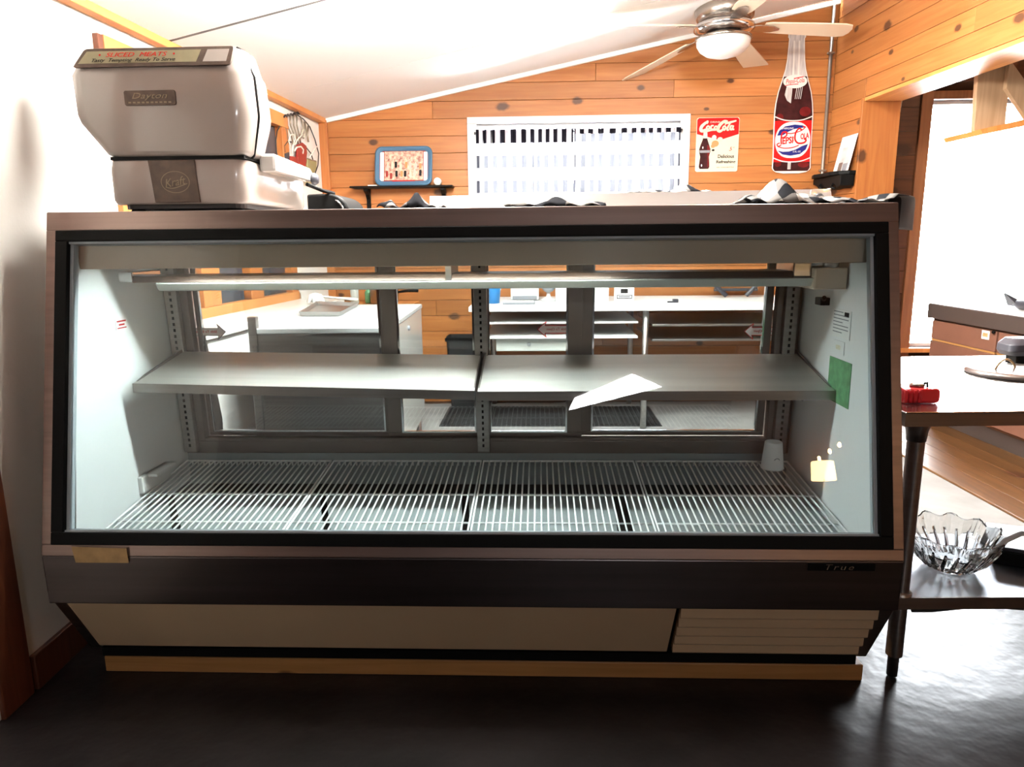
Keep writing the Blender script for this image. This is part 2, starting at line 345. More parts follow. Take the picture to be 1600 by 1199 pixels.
def text(parent, s, size, m, loc, name='lettering', shear=0, width=None, mirror=False, ext=.0006, align='CENTER', spacing=1., tilt=0, rot=0, bold=0, height=None):
    # flat lettering standing in the parent's xz plane, facing -y
    cu = bpy.data.curves.new(name, 'FONT'); cu.body = s; cu.size = size; cu.align_x = align; cu.align_y = 'CENTER'; cu.shear = shear; cu.extrude = ext; cu.space_character = spacing; cu.offset = bold; cu.resolution_u = 3
    t = bpy.data.objects.new('t', cu); COL.objects.link(t); bpy.context.view_layer.update()
    me = bpy.data.meshes.new_from_object(t); bpy.data.objects.remove(t); me.name = name
    xs = [v.co.x for v in me.vertices]; ys = [v.co.y for v in me.vertices]
    k = width / (max(xs) - min(xs)) if width else 1; kz = height / (max(ys) - min(ys)) if height else k
    xc = (max(xs) + min(xs)) / 2 if align == 'CENTER' else 0; yc = (max(ys) + min(ys)) / 2
    b = np.array(parent['_b']); ct, st = math.cos(tilt), math.sin(tilt); c2, s2 = math.cos(rot), math.sin(rot)
    for v in me.vertices:
        x = (v.co.x - xc) * k * (-1 if mirror else 1); z = (v.co.y - yc) * kz; y = -v.co.z
        x, z = x * c2 - z * s2, x * s2 + z * c2
        v.co = (x + loc[0] - b[0], y * ct + z * st + loc[1] - b[1], -y * st + z * ct + loc[2] - b[2])
    if mirror: me.flip_normals()
    me.materials.append(M[m]); o = bpy.data.objects.new(name, me); COL.objects.link(o); o.parent = parent; o['_b'] = tuple(b); return o
def clip(poly, a, b, c):          # keep a*x + b*z <= c
    out = []
    for i in range(len(poly)):
        p, q = poly[i], poly[(i + 1) % len(poly)]; fp, fq = a * p[0] + b * p[1] - c, a * q[0] + b * q[1] - c
        if fp <= 0: out.append(p)
        if (fp < 0 < fq) or (fq < 0 < fp): t = fp / (fp - fq); out.append((p[0] + (q[0] - p[0]) * t, p[1] + (q[1] - p[1]) * t))
    return out
def rrect(x0, x1, z0, z1, r, n=5):
    P = []
    for cx_, cz, a0 in ((x1 - r, z1 - r, 0), (x0 + r, z1 - r, 90), (x0 + r, z0 + r, 180), (x1 - r, z0 + r, 270)):
        for k in range(n + 1): a = math.radians(a0 + 90 * k / n); P.append((cx_ + r * math.cos(a), cz + r * math.sin(a)))
    return P
def oval(cx_, cz, rx, rz_, n=28): return [(cx_ + rx * math.cos(2 * PI * k / n), cz + rz_ * math.sin(2 * PI * k / n)) for k in range(n)]
def zceil(X): return 1.875 + .2 * (X + 1.2)

# ================================================================== STRUCTURE
fl = frame_struct(MB().box(-4, 5.2, -6, 5.2, -.1, 0), 'floor', 'floor', WF)
def child(mb, name, m, par, **k): o = mb.build(name, m, par, **k); return o
child(MB().box(-1.5, 1.954, 2.42, 4.74, 0, .003), 'vinyl_sheet', 'kitchen_floor', fl)
k = 0
for i in range(6):                                   # boards of the next room, up to its counter and on under it
    x0 = 1.985 + i * .105
    for (y0, y1) in ((.2, 2.2 + .35 * (i % 3)), (2.2 + .35 * (i % 3), 4.74)):
        child(MB().box(x0 + .0012, x0 + .1038, y0 + .0015, y1 - .0015, -.002, .008), 'plank', 'floor_wood', fl, bevel=.0015)
child(MB().box(1.955, 1.985, .2, 4.32, 0, .012), 'threshold', 'floor_wood', fl, bevel=.004)

# --- back wall, pine boards with a curtained window
WX0, WX1, WZ0, WZ1 = -.235, 1.095, 1.24, 1.83         # window hole
wb = frame_struct(MB().box(-1.6, WX0, YB + .018, YB + .11, 0, 2.75).box(WX1, 2.1, YB + .018, YB + .11, 0, 2.75).box(WX0, WX1, YB + .018, YB + .11, 0, WZ0).box(WX0, WX1, YB + .018, YB + .11, WZ1, 2.75), 'wall_back', 'groove', CF)
row = 0; z = 1.861 - .1055 * 18
zb = []
while z < 2.7: zb.append(z); z += .1055
for i, z0 in enumerate(zb):
    z1 = z0 + .1035; rnd = random.Random(i * 7 + 1)
    segs = [(-1.3, WX0 - .045), (WX1 + .045, 2.022)] if (z1 > WZ0 - .04 and z0 < WZ1 + .02) else None
    if segs is None:
        b = rnd.uniform(-.6, 1.6); segs = [(-1.3, b - .001), (b + .001, 2.022)]
        if abs(z0 - (1.861 + .1055)) < .01: segs = [(-1.3, 1.03), (1.032, 2.022)]
    for a, b in segs:
        # clipped by the sloping ceiling: z <= 1.853 + .2 * distance from the left wall
        P = clip([(a, z0), (b, z0), (b, z1), (a, z1)], -.2, 1, 1.868 + .2 * 1.235)
        if len(P) > 2: child(MB().xz(P, YB + rnd.uniform(-.0015, .001), YB + .02), 'plank', 'pine', wb, bevel=.0018)
# right back corner and left back corner trims
CEIL = lambda d: 1.862 + .2 * d
t = CF.hit(511, 205, YB - .02)
frame_struct(MB().box(-1.262, -1.185, YB - .03, YB, 0, 1.86), 'trim_1', 'pine_trim', CF, bevel=.003)
frame_struct(MB().xz([(-1.235, 1.835), (2.02, 2.486), (2.02, 2.512), (-1.235, 1.862)], YB - .022, YB - .001), 'trim_2', 'ceil', CF, bevel=.002)

# window in the back wall: wide white casing, sashes, pane
w1 = frame_struct(MB().box(WX0 - .045, WX1 + .045, YB - .012, YB + .004, WZ1 - .005, WZ1 + .035).box(WX0 - .045, WX0 + .015, YB - .012, YB + .004, WZ0, WZ1 - .006).box(WX1 - .015, WX1 + .045, YB - .012, YB + .004, WZ0, WZ1 - .006)
                  .box(WX0 - .06, WX1 + .06, YB - .03, YB + .004, WZ0 - .04, WZ0 - .001), 'window_1', 'white', CF, bevel=.002)
child(MB().box(WX0, WX1, YB + .05, YB + .09, WZ0, WZ0 + .04).box(WX0, WX1, YB + .05, YB + .09, WZ1 - .03, WZ1).box(WX0, WX0 + .035, YB + .05, YB + .09, WZ0 + .04, WZ1 - .03).box(WX1 - .035, WX1, YB + .05, YB + .09, WZ0 + .04, WZ1 - .03)
      .box(.41, .45, YB + .05, YB + .09, WZ0 + .04, WZ1 - .03), 'sash', 'white', w1, bevel=.002)
for a, b in ((WX0 + .035, .41), (.45, WX1 - .035)): child(MB().box(a, b, YB + .066, YB + .070, WZ0 + .04, WZ1 - .03), 'pane', 'sky_glass', w1)

# --- right wall with the wide opening into the next room
OPX, OPZ, OPE = .405, 1.852, 4.95
wr = frame_struct(MB().box(0, OPX - .01, .018, .2, 0, 2.75).box(OPX, OPE, .018, .2, OPZ + .022, 2.75).box(OPE, 6.7, .018, .2, 0, 2.95), 'wall_right', 'groove', RF)
for i, z0 in enumerate([1.861 - .1055 * 18 + .012 + j * .1055 for j in range(28)]):
    z1 = z0 + .1035; rnd = random.Random(i * 5 + 2)
    segs = []
    if z1 < OPZ + .03: segs = [(0.004, OPX - .004)]
    elif z0 < OPZ + .022: segs = [(0.004, OPX - .004)]; segs.append((OPX, 2.9)); segs.append((2.903, OPE))
    elif z0 < 2.62: c = rnd.uniform(1.0, 2.6); segs = [(.004, c - .001), (c + .001, OPE)]
    for a, b in segs:
        zz = max(z0, OPZ + .024) if a > OPX - .002 else z0
        child(MB().box(a, b, rnd.uniform(-.001, .001), .02, zz, min(z1, 2.56)), 'plank', 'pine', wr, bevel=.0018)
dr = frame_struct(MB().box(OPX - .02, OPX, -.012, .215, 0, OPZ + .02), 'door_1', 'pine_trim', RF, bevel=.003)
child(MB().box(OPX, OPE, -.004, .215, OPZ, OPZ + .02), 'lintel_board', 'pine_beam', dr, bevel=.002)
child(MB().box(OPE - .02, OPE, -.012, .215, 0, OPZ), 'jamb_board', 'pine_trim', dr, bevel=.002)

# --- next room: back wall, patio window, far wall
PX0, PX1, PZ0, PZ1 = 2.635, 4.3, .365, 1.925
w2 = frame_struct(MB().box(2.2, PX0, YB + .02, YB + .12, 0, 2.75).box(PX1, 5.0, YB + .02, YB + .12, 0, 2.75).box(PX0, PX1, YB + .02, YB + .12, 0, PZ0).box(PX0, PX1, YB + .02, YB + .12, PZ1, 2.75), 'wall_far', 'groove', CF)
for i in range(19):
    z0 = i * .145; z1 = z0 + .143
    segs = [(2.23, PX0 - .07), (PX1 + .07, 4.95)] if (z1 > PZ0 - .01 and z0 < PZ1 + .05) else [(2.23, 4.95)]
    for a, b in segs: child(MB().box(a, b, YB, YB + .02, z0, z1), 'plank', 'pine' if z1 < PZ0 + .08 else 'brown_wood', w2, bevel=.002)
win2 = frame_struct(MB().box(PX0 - .07, PX0, YB - .02, YB + .02, PZ0 - .08, PZ1 + .05).box(PX1, PX1 + .07, YB - .02, YB + .02, PZ0 - .08, PZ1 + .05).box(PX0, PX1, YB - .02, YB + .02, PZ1, PZ1 + .05), 'window_2', 'window_wood', CF, bevel=.003)
child(MB().box(PX0, PX1, YB + .05, YB + .09, PZ1 - .02, PZ1).box(PX0, PX1, YB + .05, YB + .09, PZ0, PZ0 + .02).box(PX0, PX0 + .02, YB + .05, YB + .09, PZ0 + .02, PZ1 - .02).box(PX1 - .02, PX1, YB + .05, YB + .09, PZ0 + .02, PZ1 - .02), 'sash', 'white', win2)
child(MB().box(PX0 + .02, PX1 - .02, YB + .066, YB + .070, PZ0 + .02, PZ1 - .02), 'pane', 'sky_glass', win2)
child(MB().box(PX0 - .09, PX1 + .09, YB - .05, YB + .05, PZ0 - .03, PZ0 - .001), 'sill', 'pine_beam', win2, bevel=.003)
frame_struct(MB().box(5.0, 5.1, -5, 5.0, 0, 2.95), 'wall_east', 'brown_wood', WF)

# --- left side: far white wall with wooden window, low partition nearer the camera
WA, WBx, WZa, WZb = .16, 1.77, .735, 1.79
wl = frame_struct(MB().box(-1.1, WA, 0, .1, 0, 2.0).box(WBx, 2.45, 0, .1, 0, 2.0).box(WA, WBx, 0, .1, 0, WZa).box(WA, WBx, 0, .1, WZb, 2.0), 'wall_left', 'drywall', LF)
w3 = frame_struct(MB().box(WA - .005, WBx + .005, -.022, .04, WZb - .07, WZb + .004).box(WA - .005, WBx + .005, -.022, .04, WZa - .03, WZa + .07), 'window_3', 'pine_beam', LF, bevel=.003)
for a, b in ((WA, WA + .09), (.67, .83), (1.14, 1.29), (WBx - .09, WBx)): child(MB().box(a, b, -.02, .04, WZa + .07, WZb - .07), 'stile', 'pine_trim', w3, bevel=.003)
for a, b in ((WA + .09, .67), (.83, 1.14), (1.29, WBx - .09)):
    child(MB().box(a, b, .02, .03, WZa + .07, WZb - .07), 'pane', 'dark_glass', w3)
child(MB().box(WA - .035, WA - .008, -.02, 0, WZb - .05, WZb + .0), 'corner_block', 'red_wood', w3)
frame_struct(MB().box(-1.1, 2.4, -.045, .0, 1.842, 1.90), 'trim_3', 'pine_beam', LF, bevel=.003)
frame_struct(MB().box(-1.30, -1.19, .6, 2.155, 0, 1.67), 'wall_partition', 'drywall', WF, bevel=.004)
frame_struct(MB().box(-1.191, -1.176, 1.585, 2.15, 0, .092), 'baseboard_left', 'red_wood', WF, bevel=.003)
frame_struct(MB().box(-1.22, -1.180, 1.47, 1.575, 0, 1.68), 'trim_4', 'red_wood', WF, bevel=.003)
# --- dining room behind the camera
frame_struct(MB().box(-1.5, -1.36, -5.1, 1.45, 0, 2.95), 'wall_side', 'brown_wood', WF)
GW = [(.16, 2.10), (1.30, 2.38), (.93, 2.56), (.24, 2.27)]
wf = frame_struct(MB().box(-1.6, .1, -5.1, -5.0, 0, 2.95).box(1.36, 5.1, -5.1, -5.0, 0, 2.95).box(.1, 1.36, -5.1, -5.0, 0, 2.05).box(.1, 1.36, -5.1, -5.0, 2.6, 2.95)
                  .xz([(.1, 2.05), (1.36, 2.05), (1.36, 2.38), (1.30, 2.38), (.16, 2.10), (.1, 2.10)], -5.1, -5.0).xz([(.1, 2.10), (.16, 2.10), (.24, 2.27), (.93, 2.56), (.93, 2.6), (.1, 2.6)], -5.1, -5.0).xz([(.93, 2.56), (1.30, 2.38), (1.36, 2.38), (1.36, 2.6), (.93, 2.6)], -5.1, -5.0), 'wall_front', 'brown_wood', WF)
w4 = frame_struct(MB().xz(GW, -5.05, -5.045), 'window_4', 'sky_glass', WF)
frame_struct(MB().box(-1.6, 5.1, -5.1, 1.2, 2.9, 3.0), 'ceiling_dining', 'brown_wood', WF)
frame_struct(MB().box(-1.6, 2.2, 1.15, 1.25, 1.66, 2.95), 'wall_added_soffit', 'brown_wood', WF)  # unseen header, added to hold kitchen light back from the case front
frame_struct(MB().box(2.2, 5.1, 1.2, 5.1, 2.62, 2.72), 'ceiling_far', 'brown_wood', WF)

# --- sloping kitchen ceiling of boards with open joints
def slope(mb, x0, x1, d0, d1, up, th):      # a slab in the left-wall frame, d = distance from that wall
    return mb.yz([(-d0, CEIL(d0) + up), (-d1, CEIL(d1) + up), (-d1, CEIL(d1) + up + th), (-d0, CEIL(d0) + up + th)], x0, x1)
ce = frame_struct(slope(MB(), -1.35, 2.48, -.05, 3.75, .010, .05), 'ceiling', 'gap', LF)
for a, b in ((-1.3, -.53), (-.53, .545), (.545, 1.62), (1.62, 2.47)):
    for d0, d1 in ((-.04, 3.74),):
        g0, g1 = (.003 if a != .545 else .007), (.003 if b != .545 else .007)
        child(slope(MB(), a + g0, b - g1, d0 + .002, d1 - .002, 0, .012), 'panel', 'ceil', ce, bevel=.002)
child(slope(MB(), .538, .552, -.03, 3.72, -.0012, .004), 'joint_strip', 'joint', ce)
# ================================================================== DISPLAY CASE
case = thing('display_case', 'long steel refrigerated deli display case with slanted glass front and louvred vent', 'display case', CF, (0, 1.62, 0))
ZT, ZB, SL = 1.155, .374, (1.677 - 1.501) / (1.155 - .374)
FY = lambda z: 1.501 + (z - ZB) * SL
ln = math.hypot(1, SL); NY, NZ = 1 / ln, -SL / ln                      # into the case
def face(mb, x0, x1, z0, z1, d0, d1):                                  # a bar lying on the slanted front, depth d0..d1 behind it
    P = [(FY(z0) + d0 * NY, z0 + d0 * NZ), (FY(z1) + d0 * NY, z1 + d0 * NZ), (FY(z1) + d1 * NY, z1 + d1 * NZ), (FY(z0) + d1 * NY, z0 + d1 * NZ)]
    return mb.yz(P, x0, x1)
SIDE = [(1.689, 1.149), (1.513, .374), (1.5145, .2525), (1.624, .064), (2.40, .064), (2.40, .48), (2.25, 1.149)]
for s in (-1, 1): MB().yz(SIDE, s * .978, s * .94).build('side_panel', 'steel_dark', case, bevel=.002)
# black lower body, tray under the deck, base
MB().yz([(1.53, .33), (1.53, .262), (1.636, .066), (2.38, .066), (2.38, .33)], -.938, .938).build('lower_body', 'black', case)
MB().box(-.945, .972, 1.62, 2.32, 0, .043).build('wooden_base', 'raw_wood', case, bevel=.003)
# steel face frame
face(face(face(face(MB(), -.98, .98, 1.113, ZT, 0, .02), -.98, .98, ZB, .399, 0, .02), -.98, -.957, .399, 1.113, 0, .02), .957, .98, .399, 1.113, 0, .02).build('face_frame', 'steel_frame', case, bevel=.0015)
MB().box(-.98, .98, 1.679, 2.26, 1.145, 1.1555).build('top_panel', 'steel_dark', case, bevel=.0015)
face(face(face(face(MB(), -.957, .957, 1.088, 1.113, -.003, .03), -.957, .957, .399, .427, -.003, .03), -.957, -.928, .427, 1.088, -.003, .03), .928, .957, .427, 1.088, -.003, .03).build('gasket', 'black', case, bevel=.002)
face(face(face(face(MB(), -.928, .928, 1.083, 1.088, .004, .028), -.928, .928, .427, .431, .004, .028), -.928, -.921, .431, 1.083, .010, .03), .921, .928, .431, 1.083, .010, .03).build('glass_channel', 'channel', case)
face(MB(), -.927, .927, .428, 1.087, .012, .018).build('front_glass', 'case_glass', case)
MB().yz([(1.501, .3735), (1.5035, .2525), (1.53, .2525), (1.53, .3735)], -.98, .98).build('lower_band', 'steel_band', case, bevel=.003)
# kick panel and louvre
KY = lambda z: 1.5035 + (.2525 - z) * .5685
def kick(mb, x0, x1, z0, z1, d0, d1):
    n = math.hypot(1, .5685); a, b = 1 / n, .5685 / n
    return mb.yz([(KY(z0) + d0 * a, z0 + d0 * b), (KY(z1) + d0 * a, z1 + d0 * b), (KY(z1) + d1 * a, z1 + d1 * b), (KY(z0) + d1 * a, z0 + d1 * b)], x0, x1)
kp = kick(MB(), -.944, .4865, .078, .249, .006, .016).build('kick_panel', 'kick', case, bevel=.002)
lv = kick(MB(), .4975, .945, .080, .249, .018, .022).build('louvre_panel', 'kick', case)
for i in range(5):
    z0 = .082 + i * .0335; z1 = z0 + .0325
    n = math.hypot(1, .5685); a, b = 1 / n, .5685 / n
    q = lambda z, d: (KY(z) + d * a, z + d * b)
    MB().yz([q(z0, .001), q(z0 + .006, -.001), q(z1, .013), q(z1, .018), q(z0, .012)], .4975, .945 - .0).build('slat', 'kick', lv, bevel=.001)
MB().box(-.938, .945, 1.606, 1.66, .054, .0775).build('bottom_lip', 'black', case)
# badge and tape
bd = face(MB(), 0, 0, .4, .4, 0, 0); 
p0, p1 = CF.hit(1263, 880, 1.5), CF.hit(1367, 892, 1.5)
bdg = MB().box(p0[0], p1[0], 1.4985, 1.504, p1[2] - .001, p0[2]).build('badge', 'black', case, bevel=.001)
text(bdg, 'True', .02, 'nickel', ((p0[0] + p1[0]) / 2 - .005, 1.4978, (p0[2] + p1[2]) / 2), shear=.25, height=.0135, width=.062, spacing=1.3)
p0, p1 = CF.hit(113, 854, 1.5), CF.hit(202, 879, 1.5)
MB().xz([(p0[0], p0[2]), (p1[0] - .002, p0[2] - .004), (p1[0], p1[2]), (p0[0] + .005, p1[2])], 1.4965, 1.4985).build('tape_label', 'tape', case)
# inner liner
for s in (-1, 1):
    MB().yz([(1.70, 1.14), (1.545, .345), (2.13, .345), (2.11, 1.14)], s * .938, s * .929).build('side_liner', 'liner', case)
MB().box(-.929, .929, 1.695, 1.705, 1.022, 1.14).build('header_panel', 'header', case, bevel=.002)
MB().box(-.929, .929, 1.705, 2.12, 1.135, 1.144).build('inner_roof', 'header', case)
MB().yz([(2.118, .33), (2.115, .438), (2.135, .438), (2.138, .33)], -.929, .929).build('rear_sill', 'pan', case)
MB().box(-.929, .929, 1.545, 2.13, .331, .335).build('deck_floor', 'black', case)
gaps = []
for n0, n1, f0, f1 in ((314, 331, 296, 311), (534, 545, 524, 533), (733, 744, 730, 740), (960, 990, 949, 968)):
    gaps.append([CF.hit(q_, 833, .348, 'z')[0] for q_ in (n0, n1)] + [CF.hit(q_, 742, .362, 'z')[0] for q_ in (f0, f1)])
gn = [(-.925, -.925)] + [(g[1], g[3]) for g in gaps]; gf = [(g[0], g[2]) for g in gaps] + [(.925, .925)]
for (an, af), (bn, bf) in zip(gn, gf):
    MB().loft([[(an, 1.57, .338), (bn, 1.57, .338), (bf, 1.96, .355), (af, 1.96, .355)], [(an, 1.57, .346), (bn, 1.57, .346), (bf, 1.96, .363), (af, 1.96, .363)]]).build('drip_pan', 'pan', case, bevel=.002)
MB().box(-.93, -.915, 1.83, 1.98, .405, .452).box(-.93, -.89, 1.86, 1.97, .443, .452).build('rack_clip', 'white', case, bevel=.003)
# rear sliding doors (leaning very slightly)
def RY(z, d=0): return 2.11 - (z - .44) * .06 + d
def rear(mb, x0, x1, z0, z1, d0=0, d1=.03): return mb.yz([(RY(z0, d0), z0), (RY(z1, d0), z1), (RY(z1, d1), z1), (RY(z0, d1), z0)], x0, x1)
rf = rear(rear(rear(rear(MB(), -.929, .929, .438, .478), -.929, .929, 1.085, 1.134), -.929, -.865, .478, 1.085), .86, .929, .478, 1.085).build('rear_frame', 'bronze', case, bevel=.002)
XS = [CF.hit(q, 560, 2.09)[0] for q in (300, 603, 610, 748, 760, 908, 922, 1236)]
doors = [(-.865, XS[1] + .03, .046), (XS[1] - .012, .0, .034), (.0, XS[5] + .006, .034), (XS[5] - .02, .86, .046)]
rear(MB(), -.865, .86, .478, .486, .0, .032).build('door_track', 'bronze', case)
arrow_px = [((300, 353), 519), None, ((840, 893), 515), ((1163, 1217), 518)]
for i, (a, b, d) in enumerate(doors):
    fa, fb = (.022, .055) if i == 0 else ((.045, .02) if i == 1 else ((.022, .045) if i == 2 else (.055, .022)))
    if i == 0: fa, fb = .012, .050
    dd = rear(rear(rear(rear(MB(), a, b, .487, .499, d - .012, d + .008), a, b, 1.06, 1.084, d - .012, d + .008), a, a + fa, .499, 1.06, d - .012, d + .008), b - fb, b, .499, 1.06, d - .012, d + .008).build('sliding_door', 'bronze', case, bevel=.002)
    g = rear(MB(), a + fa, b - fb, .499, 1.06, d - .003, d + .002).build('pane', 'door_glass', dd)
    rear(rear(rear(MB(), a + fa, b - fb, .499, .504, d - .013, d - .003), a + fa, a + fa + .005, .504, 1.06, d - .013, d - .003), b - fb - .005, b - fb, .504, 1.06, d - .013, d - .003).build('edge_strip', 'chrome', dd)
    if arrow_px[i]:
        (xa, xb), yy = arrow_px[i]; y_ = RY(.82, d - .007)
        A, B = CF.hit(xa, yy, y_), CF.hit(xb, yy, y_); zc_ = A[2]; x0, x1 = min(A[0], B[0]), max(A[0], B[0]); hh, tip = .0115, .022
        if i == 0: out = [(x0, zc_ - hh), (x1 - tip, zc_ - hh), (x1 - tip - .004, zc_ - .024), (x1, zc_), (x1 - tip - .004, zc_ + .024), (x1 - tip, zc_ + hh), (x0, zc_ + hh)]
        else: out = [(x1, zc_ - hh), (x0 + tip, zc_ - hh), (x0 + tip + .004, zc_ - .024), (x0, zc_), (x0 + tip + .004, zc_ + .024), (x0 + tip, zc_ + hh), (x1, zc_ + hh)]
        cx_ = sum(p[0] for p in out) / 7
        ed = MB()
        for (ux, uz), (vx, vz) in zip(out, out[1:] + out[:1]):
            L_ = math.hypot(vx - ux, vz - uz); nx_, nz_ = -(vz - uz) / L_ * .0011, (vx - ux) / L_ * .0011
            ed.xz([(ux + nx_, uz + nz_), (vx + nx_, vz + nz_), (vx - nx_, vz - nz_), (ux - nx_, uz - nz_)], y_ - .0014, y_ - .001)
        ed.build('arrow_outline', 'grey' if i == 0 else 'red_ink', dd)
        MB().xz(out, y_ - .001, y_ - .0005).build('arrow_sticker', 'sticker', dd)
        text(dd, 'Slide To Open', .012, 'red_ink', ((x0 + x1) / 2 + (-.006 if i == 0 else .008), y_ - .0015, zc_), 'lettering', shear=.2, width=(x1 - x0) * .62, mirror=True)
# shelf standards with slots
for xc, nm in ((-.905, 'l'), (.004, 'c'), (.895, 'r')):
    sd = rear(MB(), xc - .019, xc + .019, .447, 1.08, -.022, -.002).build('shelf_standard', 'steel_dark' if nm != 'l' else 'steel', case, bevel=.002)
    sl = MB()
    for j in range(34): sl.box(xc - .003, xc + .003, RY(.47 + j * .018, -.0235), RY(.47 + j * .018, -.021), .465 + j * .018, .474 + j * .018)
    sl.build('slots', 'black', sd, kind='stuff')
# two sloping steel shelves hung on brackets
for (x0, x1, zf0, zf1, zb0, zb1) in ((-.893, .006, .722, .700, .765, .750), (.014, .925, .698, .698, .750, .750)):
    yf, yb = 1.80, 2.075; lip = .024
    v = [(x0, yf, zf0), (x1, yf, zf1), (x1, yb, zb1), (x0, yb, zb0)]
    sh = MB().prism(v, (0, 0, -.003)).build('shelf', 'shelf_steel', case)
    MB().prism([(x0, yf - .003, zf0), (x1, yf - .003, zf1), (x1, yf - .003, zf1 - lip), (x0, yf - .003, zf0 - lip)], (0, .003, 0)).build('front_lip', 'steel_dark', sh)
    for xx, zf, zb_ in ((x0, zf0, zb0), (x1, zf1, zb1)):
        MB().prism([(xx, yf + .01, zf - .005), (xx, yb + .02, zb_ - .07), (xx, yb + .02, zb_ + .012), (xx, yf + .06, zf + .014), (xx, yf + .01, zf + .001)], (.004 if xx < x1 - .2 else -.004, 0, 0)).build('shelf_bracket', 'steel_dark', sh)
# lamp hood under the roof
lh = MB().yz([(1.80, 1.000), (1.79, .984), (1.93, .984), (1.94, 1.000)], -.86, .80).build('lamp_housing', 'brown_metal', case, bevel=.002)
MB().yz([(1.785, .983), (1.80, .962), (1.92, .962), (1.935, .983)], -.80, .86).build('lamp_lens', 'lens', lh, bevel=.004)
MB().box(.80, .845, 1.80, 1.93, .985, 1.022).build('lamp_socket', 'steel', lh, bevel=.003)
MB().box(.845, .925, 1.78, 1.92, .955, 1.008).build('wiring_box', 'header', lh, bevel=.004)
MB().lathe([(.018, 1.0), (.02, 1.02), (.012, 1.03)], 12, (.89, 1.80, 0)).build('starter', 'steel', lh, smooth=True)
MB().box(-.90, -.862, 1.80, 1.94, .985, 1.012).build('end_cap', 'chrome', lh, bevel=.003)
MB().box(-.06, -.045, 1.79, 1.95, .978, 1.04).build('hanger_clip', 'steel', lh)
MB().tube([(-.74, 1.735, 1.065), (.36, 1.735, 1.065)], .012, 12).build('lit_tube', 'case_tube', case, smooth=True)
MB().prism([(-.90, 1.764, 1.0215), (-.90, 1.767, 1.0215), (-.90, 1.767, 1.125), (-.90, 1.764, 1.125)], (1.32, 0, 0)).build('added_tube_shield', 'white', case)  # added hidden sheet, blocks tube light from reaching the lamp housing
for x in (-.76, .38): MB().box(x - .02, x + .02, 1.715, 1.755, 1.045, 1.136).build('tube_holder', 'white', case, bevel=.003)
MB().tube([(.2, 1.98, 1.03), (.80, 1.98, 1.03)], .009, 10).build('lamp_tube', 'tan_wood', lh, smooth=True)
# stickers on the liner
def sticker(px0, py0, px1, py1, s, m, name):
    a, b = CF.hit(px0, py0, s * .928, 'x'), CF.hit(px1, py1, s * .928, 'x')
    ya, yb_ = sorted((a[1], b[1])); za, zb_ = sorted((a[2], b[2]))
    return MB().box(*(sorted((s * .929, s * .9275))), ya, yb_, za, zb_).build(name, m, case), (ya + yb_) / 2, (za + zb_) / 2, yb_ - ya, zb_ - za
def side_text(par, s_, st, x, y, z, width, m):
    t = text(par, s_, .02, m, (0, 0, 0), width=width)
    b = np.array(par['_b'])
    for v in t.data.vertices: px_, pz_ = v.co.x + b[0], v.co.z + b[2]; v.co = (x - b[0], y - px_ * st - b[1], z + pz_ - b[2])
    return t
a = sticker(180, 500, 199, 513, -1, 'paper', 'small_sticker'); 
sk, y_, z_, w_, h_ = a; MB().box(-.9275, -.9268, y_ - w_ * .4, y_ + w_ * .4, z_ + h_ * .22, z_ + h_ * .36).box(-.9275, -.9268, y_ - w_ * .4, y_ + w_ * .4, z_ - h_ * .4, z_ - h_ * .3).box(-.9275, -.9268, y_ - w_ * .25, y_ + w_ * .25, z_ - h_ * .12, z_ + h_ * .04).build('red_print', 'red_ink', sk)
sk, y_, z_, w_, h_ = sticker(1301, 481, 1327, 533, 1, 'paper', 'data_label')
for j in range(7): MB().box(.9268, .9275, y_ - w_ * (.4 if j % 3 else .1), y_ + w_ * .38, z_ + h_ * (.4 - .12 * j), z_ + h_ * (.43 - .12 * j)).build('printed_line', 'grey', sk)
MB().box(.9268, .9275, y_ - w_ * .4, y_ - w_ * .18, z_ + h_ * .28, z_ + h_ * .44).build('printed_square', 'ink', sk)
sk, y_, z_, w_, h_ = sticker(1303, 530, 1318, 556, 1, 'liner', 'number_decal'); 
t = side_text(sk, 'GFD', 1, .9265, y_, z_, h_ * .8, 'yellow')
sticker(1297, 556, 1325, 640, 1, 'green', 'green_notice')
hk = CF.hit(1286, 470, .915, 'x'); MB().box(.905, .93, hk[1] - .01, hk[1] + .03, hk[2] - .012, hk[2] + .008).tube([(.915, hk[1], hk[2]), (.91, hk[1] - .02, hk[2] + .01)], .006).build('lock_hook', 'black', case, bevel=.002)
MB().tube([(.92, 2.06, .66), (.915, 2.02, .635), (.912, 1.98, .632), (.91, 1.93, .66)], .002).build('hanging_wire', 'grey', case)
# four white wire racks on the deck
RZ = lambda y: .374 + .10 * (y - 1.62)
edges = [-.922, -.462, .0, .462, .922]
rk_groups = []
for i in range(4):
    x0, x1 = edges[i] + .004, edges[i + 1] - .004; ya, yb_ = 1.555, 2.085
    fr = MB().tube([(x0, ya, RZ(ya)), (x1, ya, RZ(ya)), (x1, yb_, RZ(yb_)), (x0, yb_, RZ(yb_))], .0032, 8, closed=True)
    for yy in (1.70, 1.86): fr.tube([(x0, yy, RZ(yy) - .004), (x1, yy, RZ(yy) - .004)], .0026, 6)
    r_ = fr.build('wire_rack', 'wire_white', case, smooth=True)
    wi = MB(); n = 26
    for j in range(1, n):
        xx = x0 + (x1 - x0) * j / n
        wi.tube([(xx, ya, RZ(ya)), (xx, yb_, RZ(yb_)), (xx, yb_, RZ(yb_) - .014)], .0025, 5)
    wi.build('rack_wires', 'wire_white', r_, smooth=True, kind='stuff')
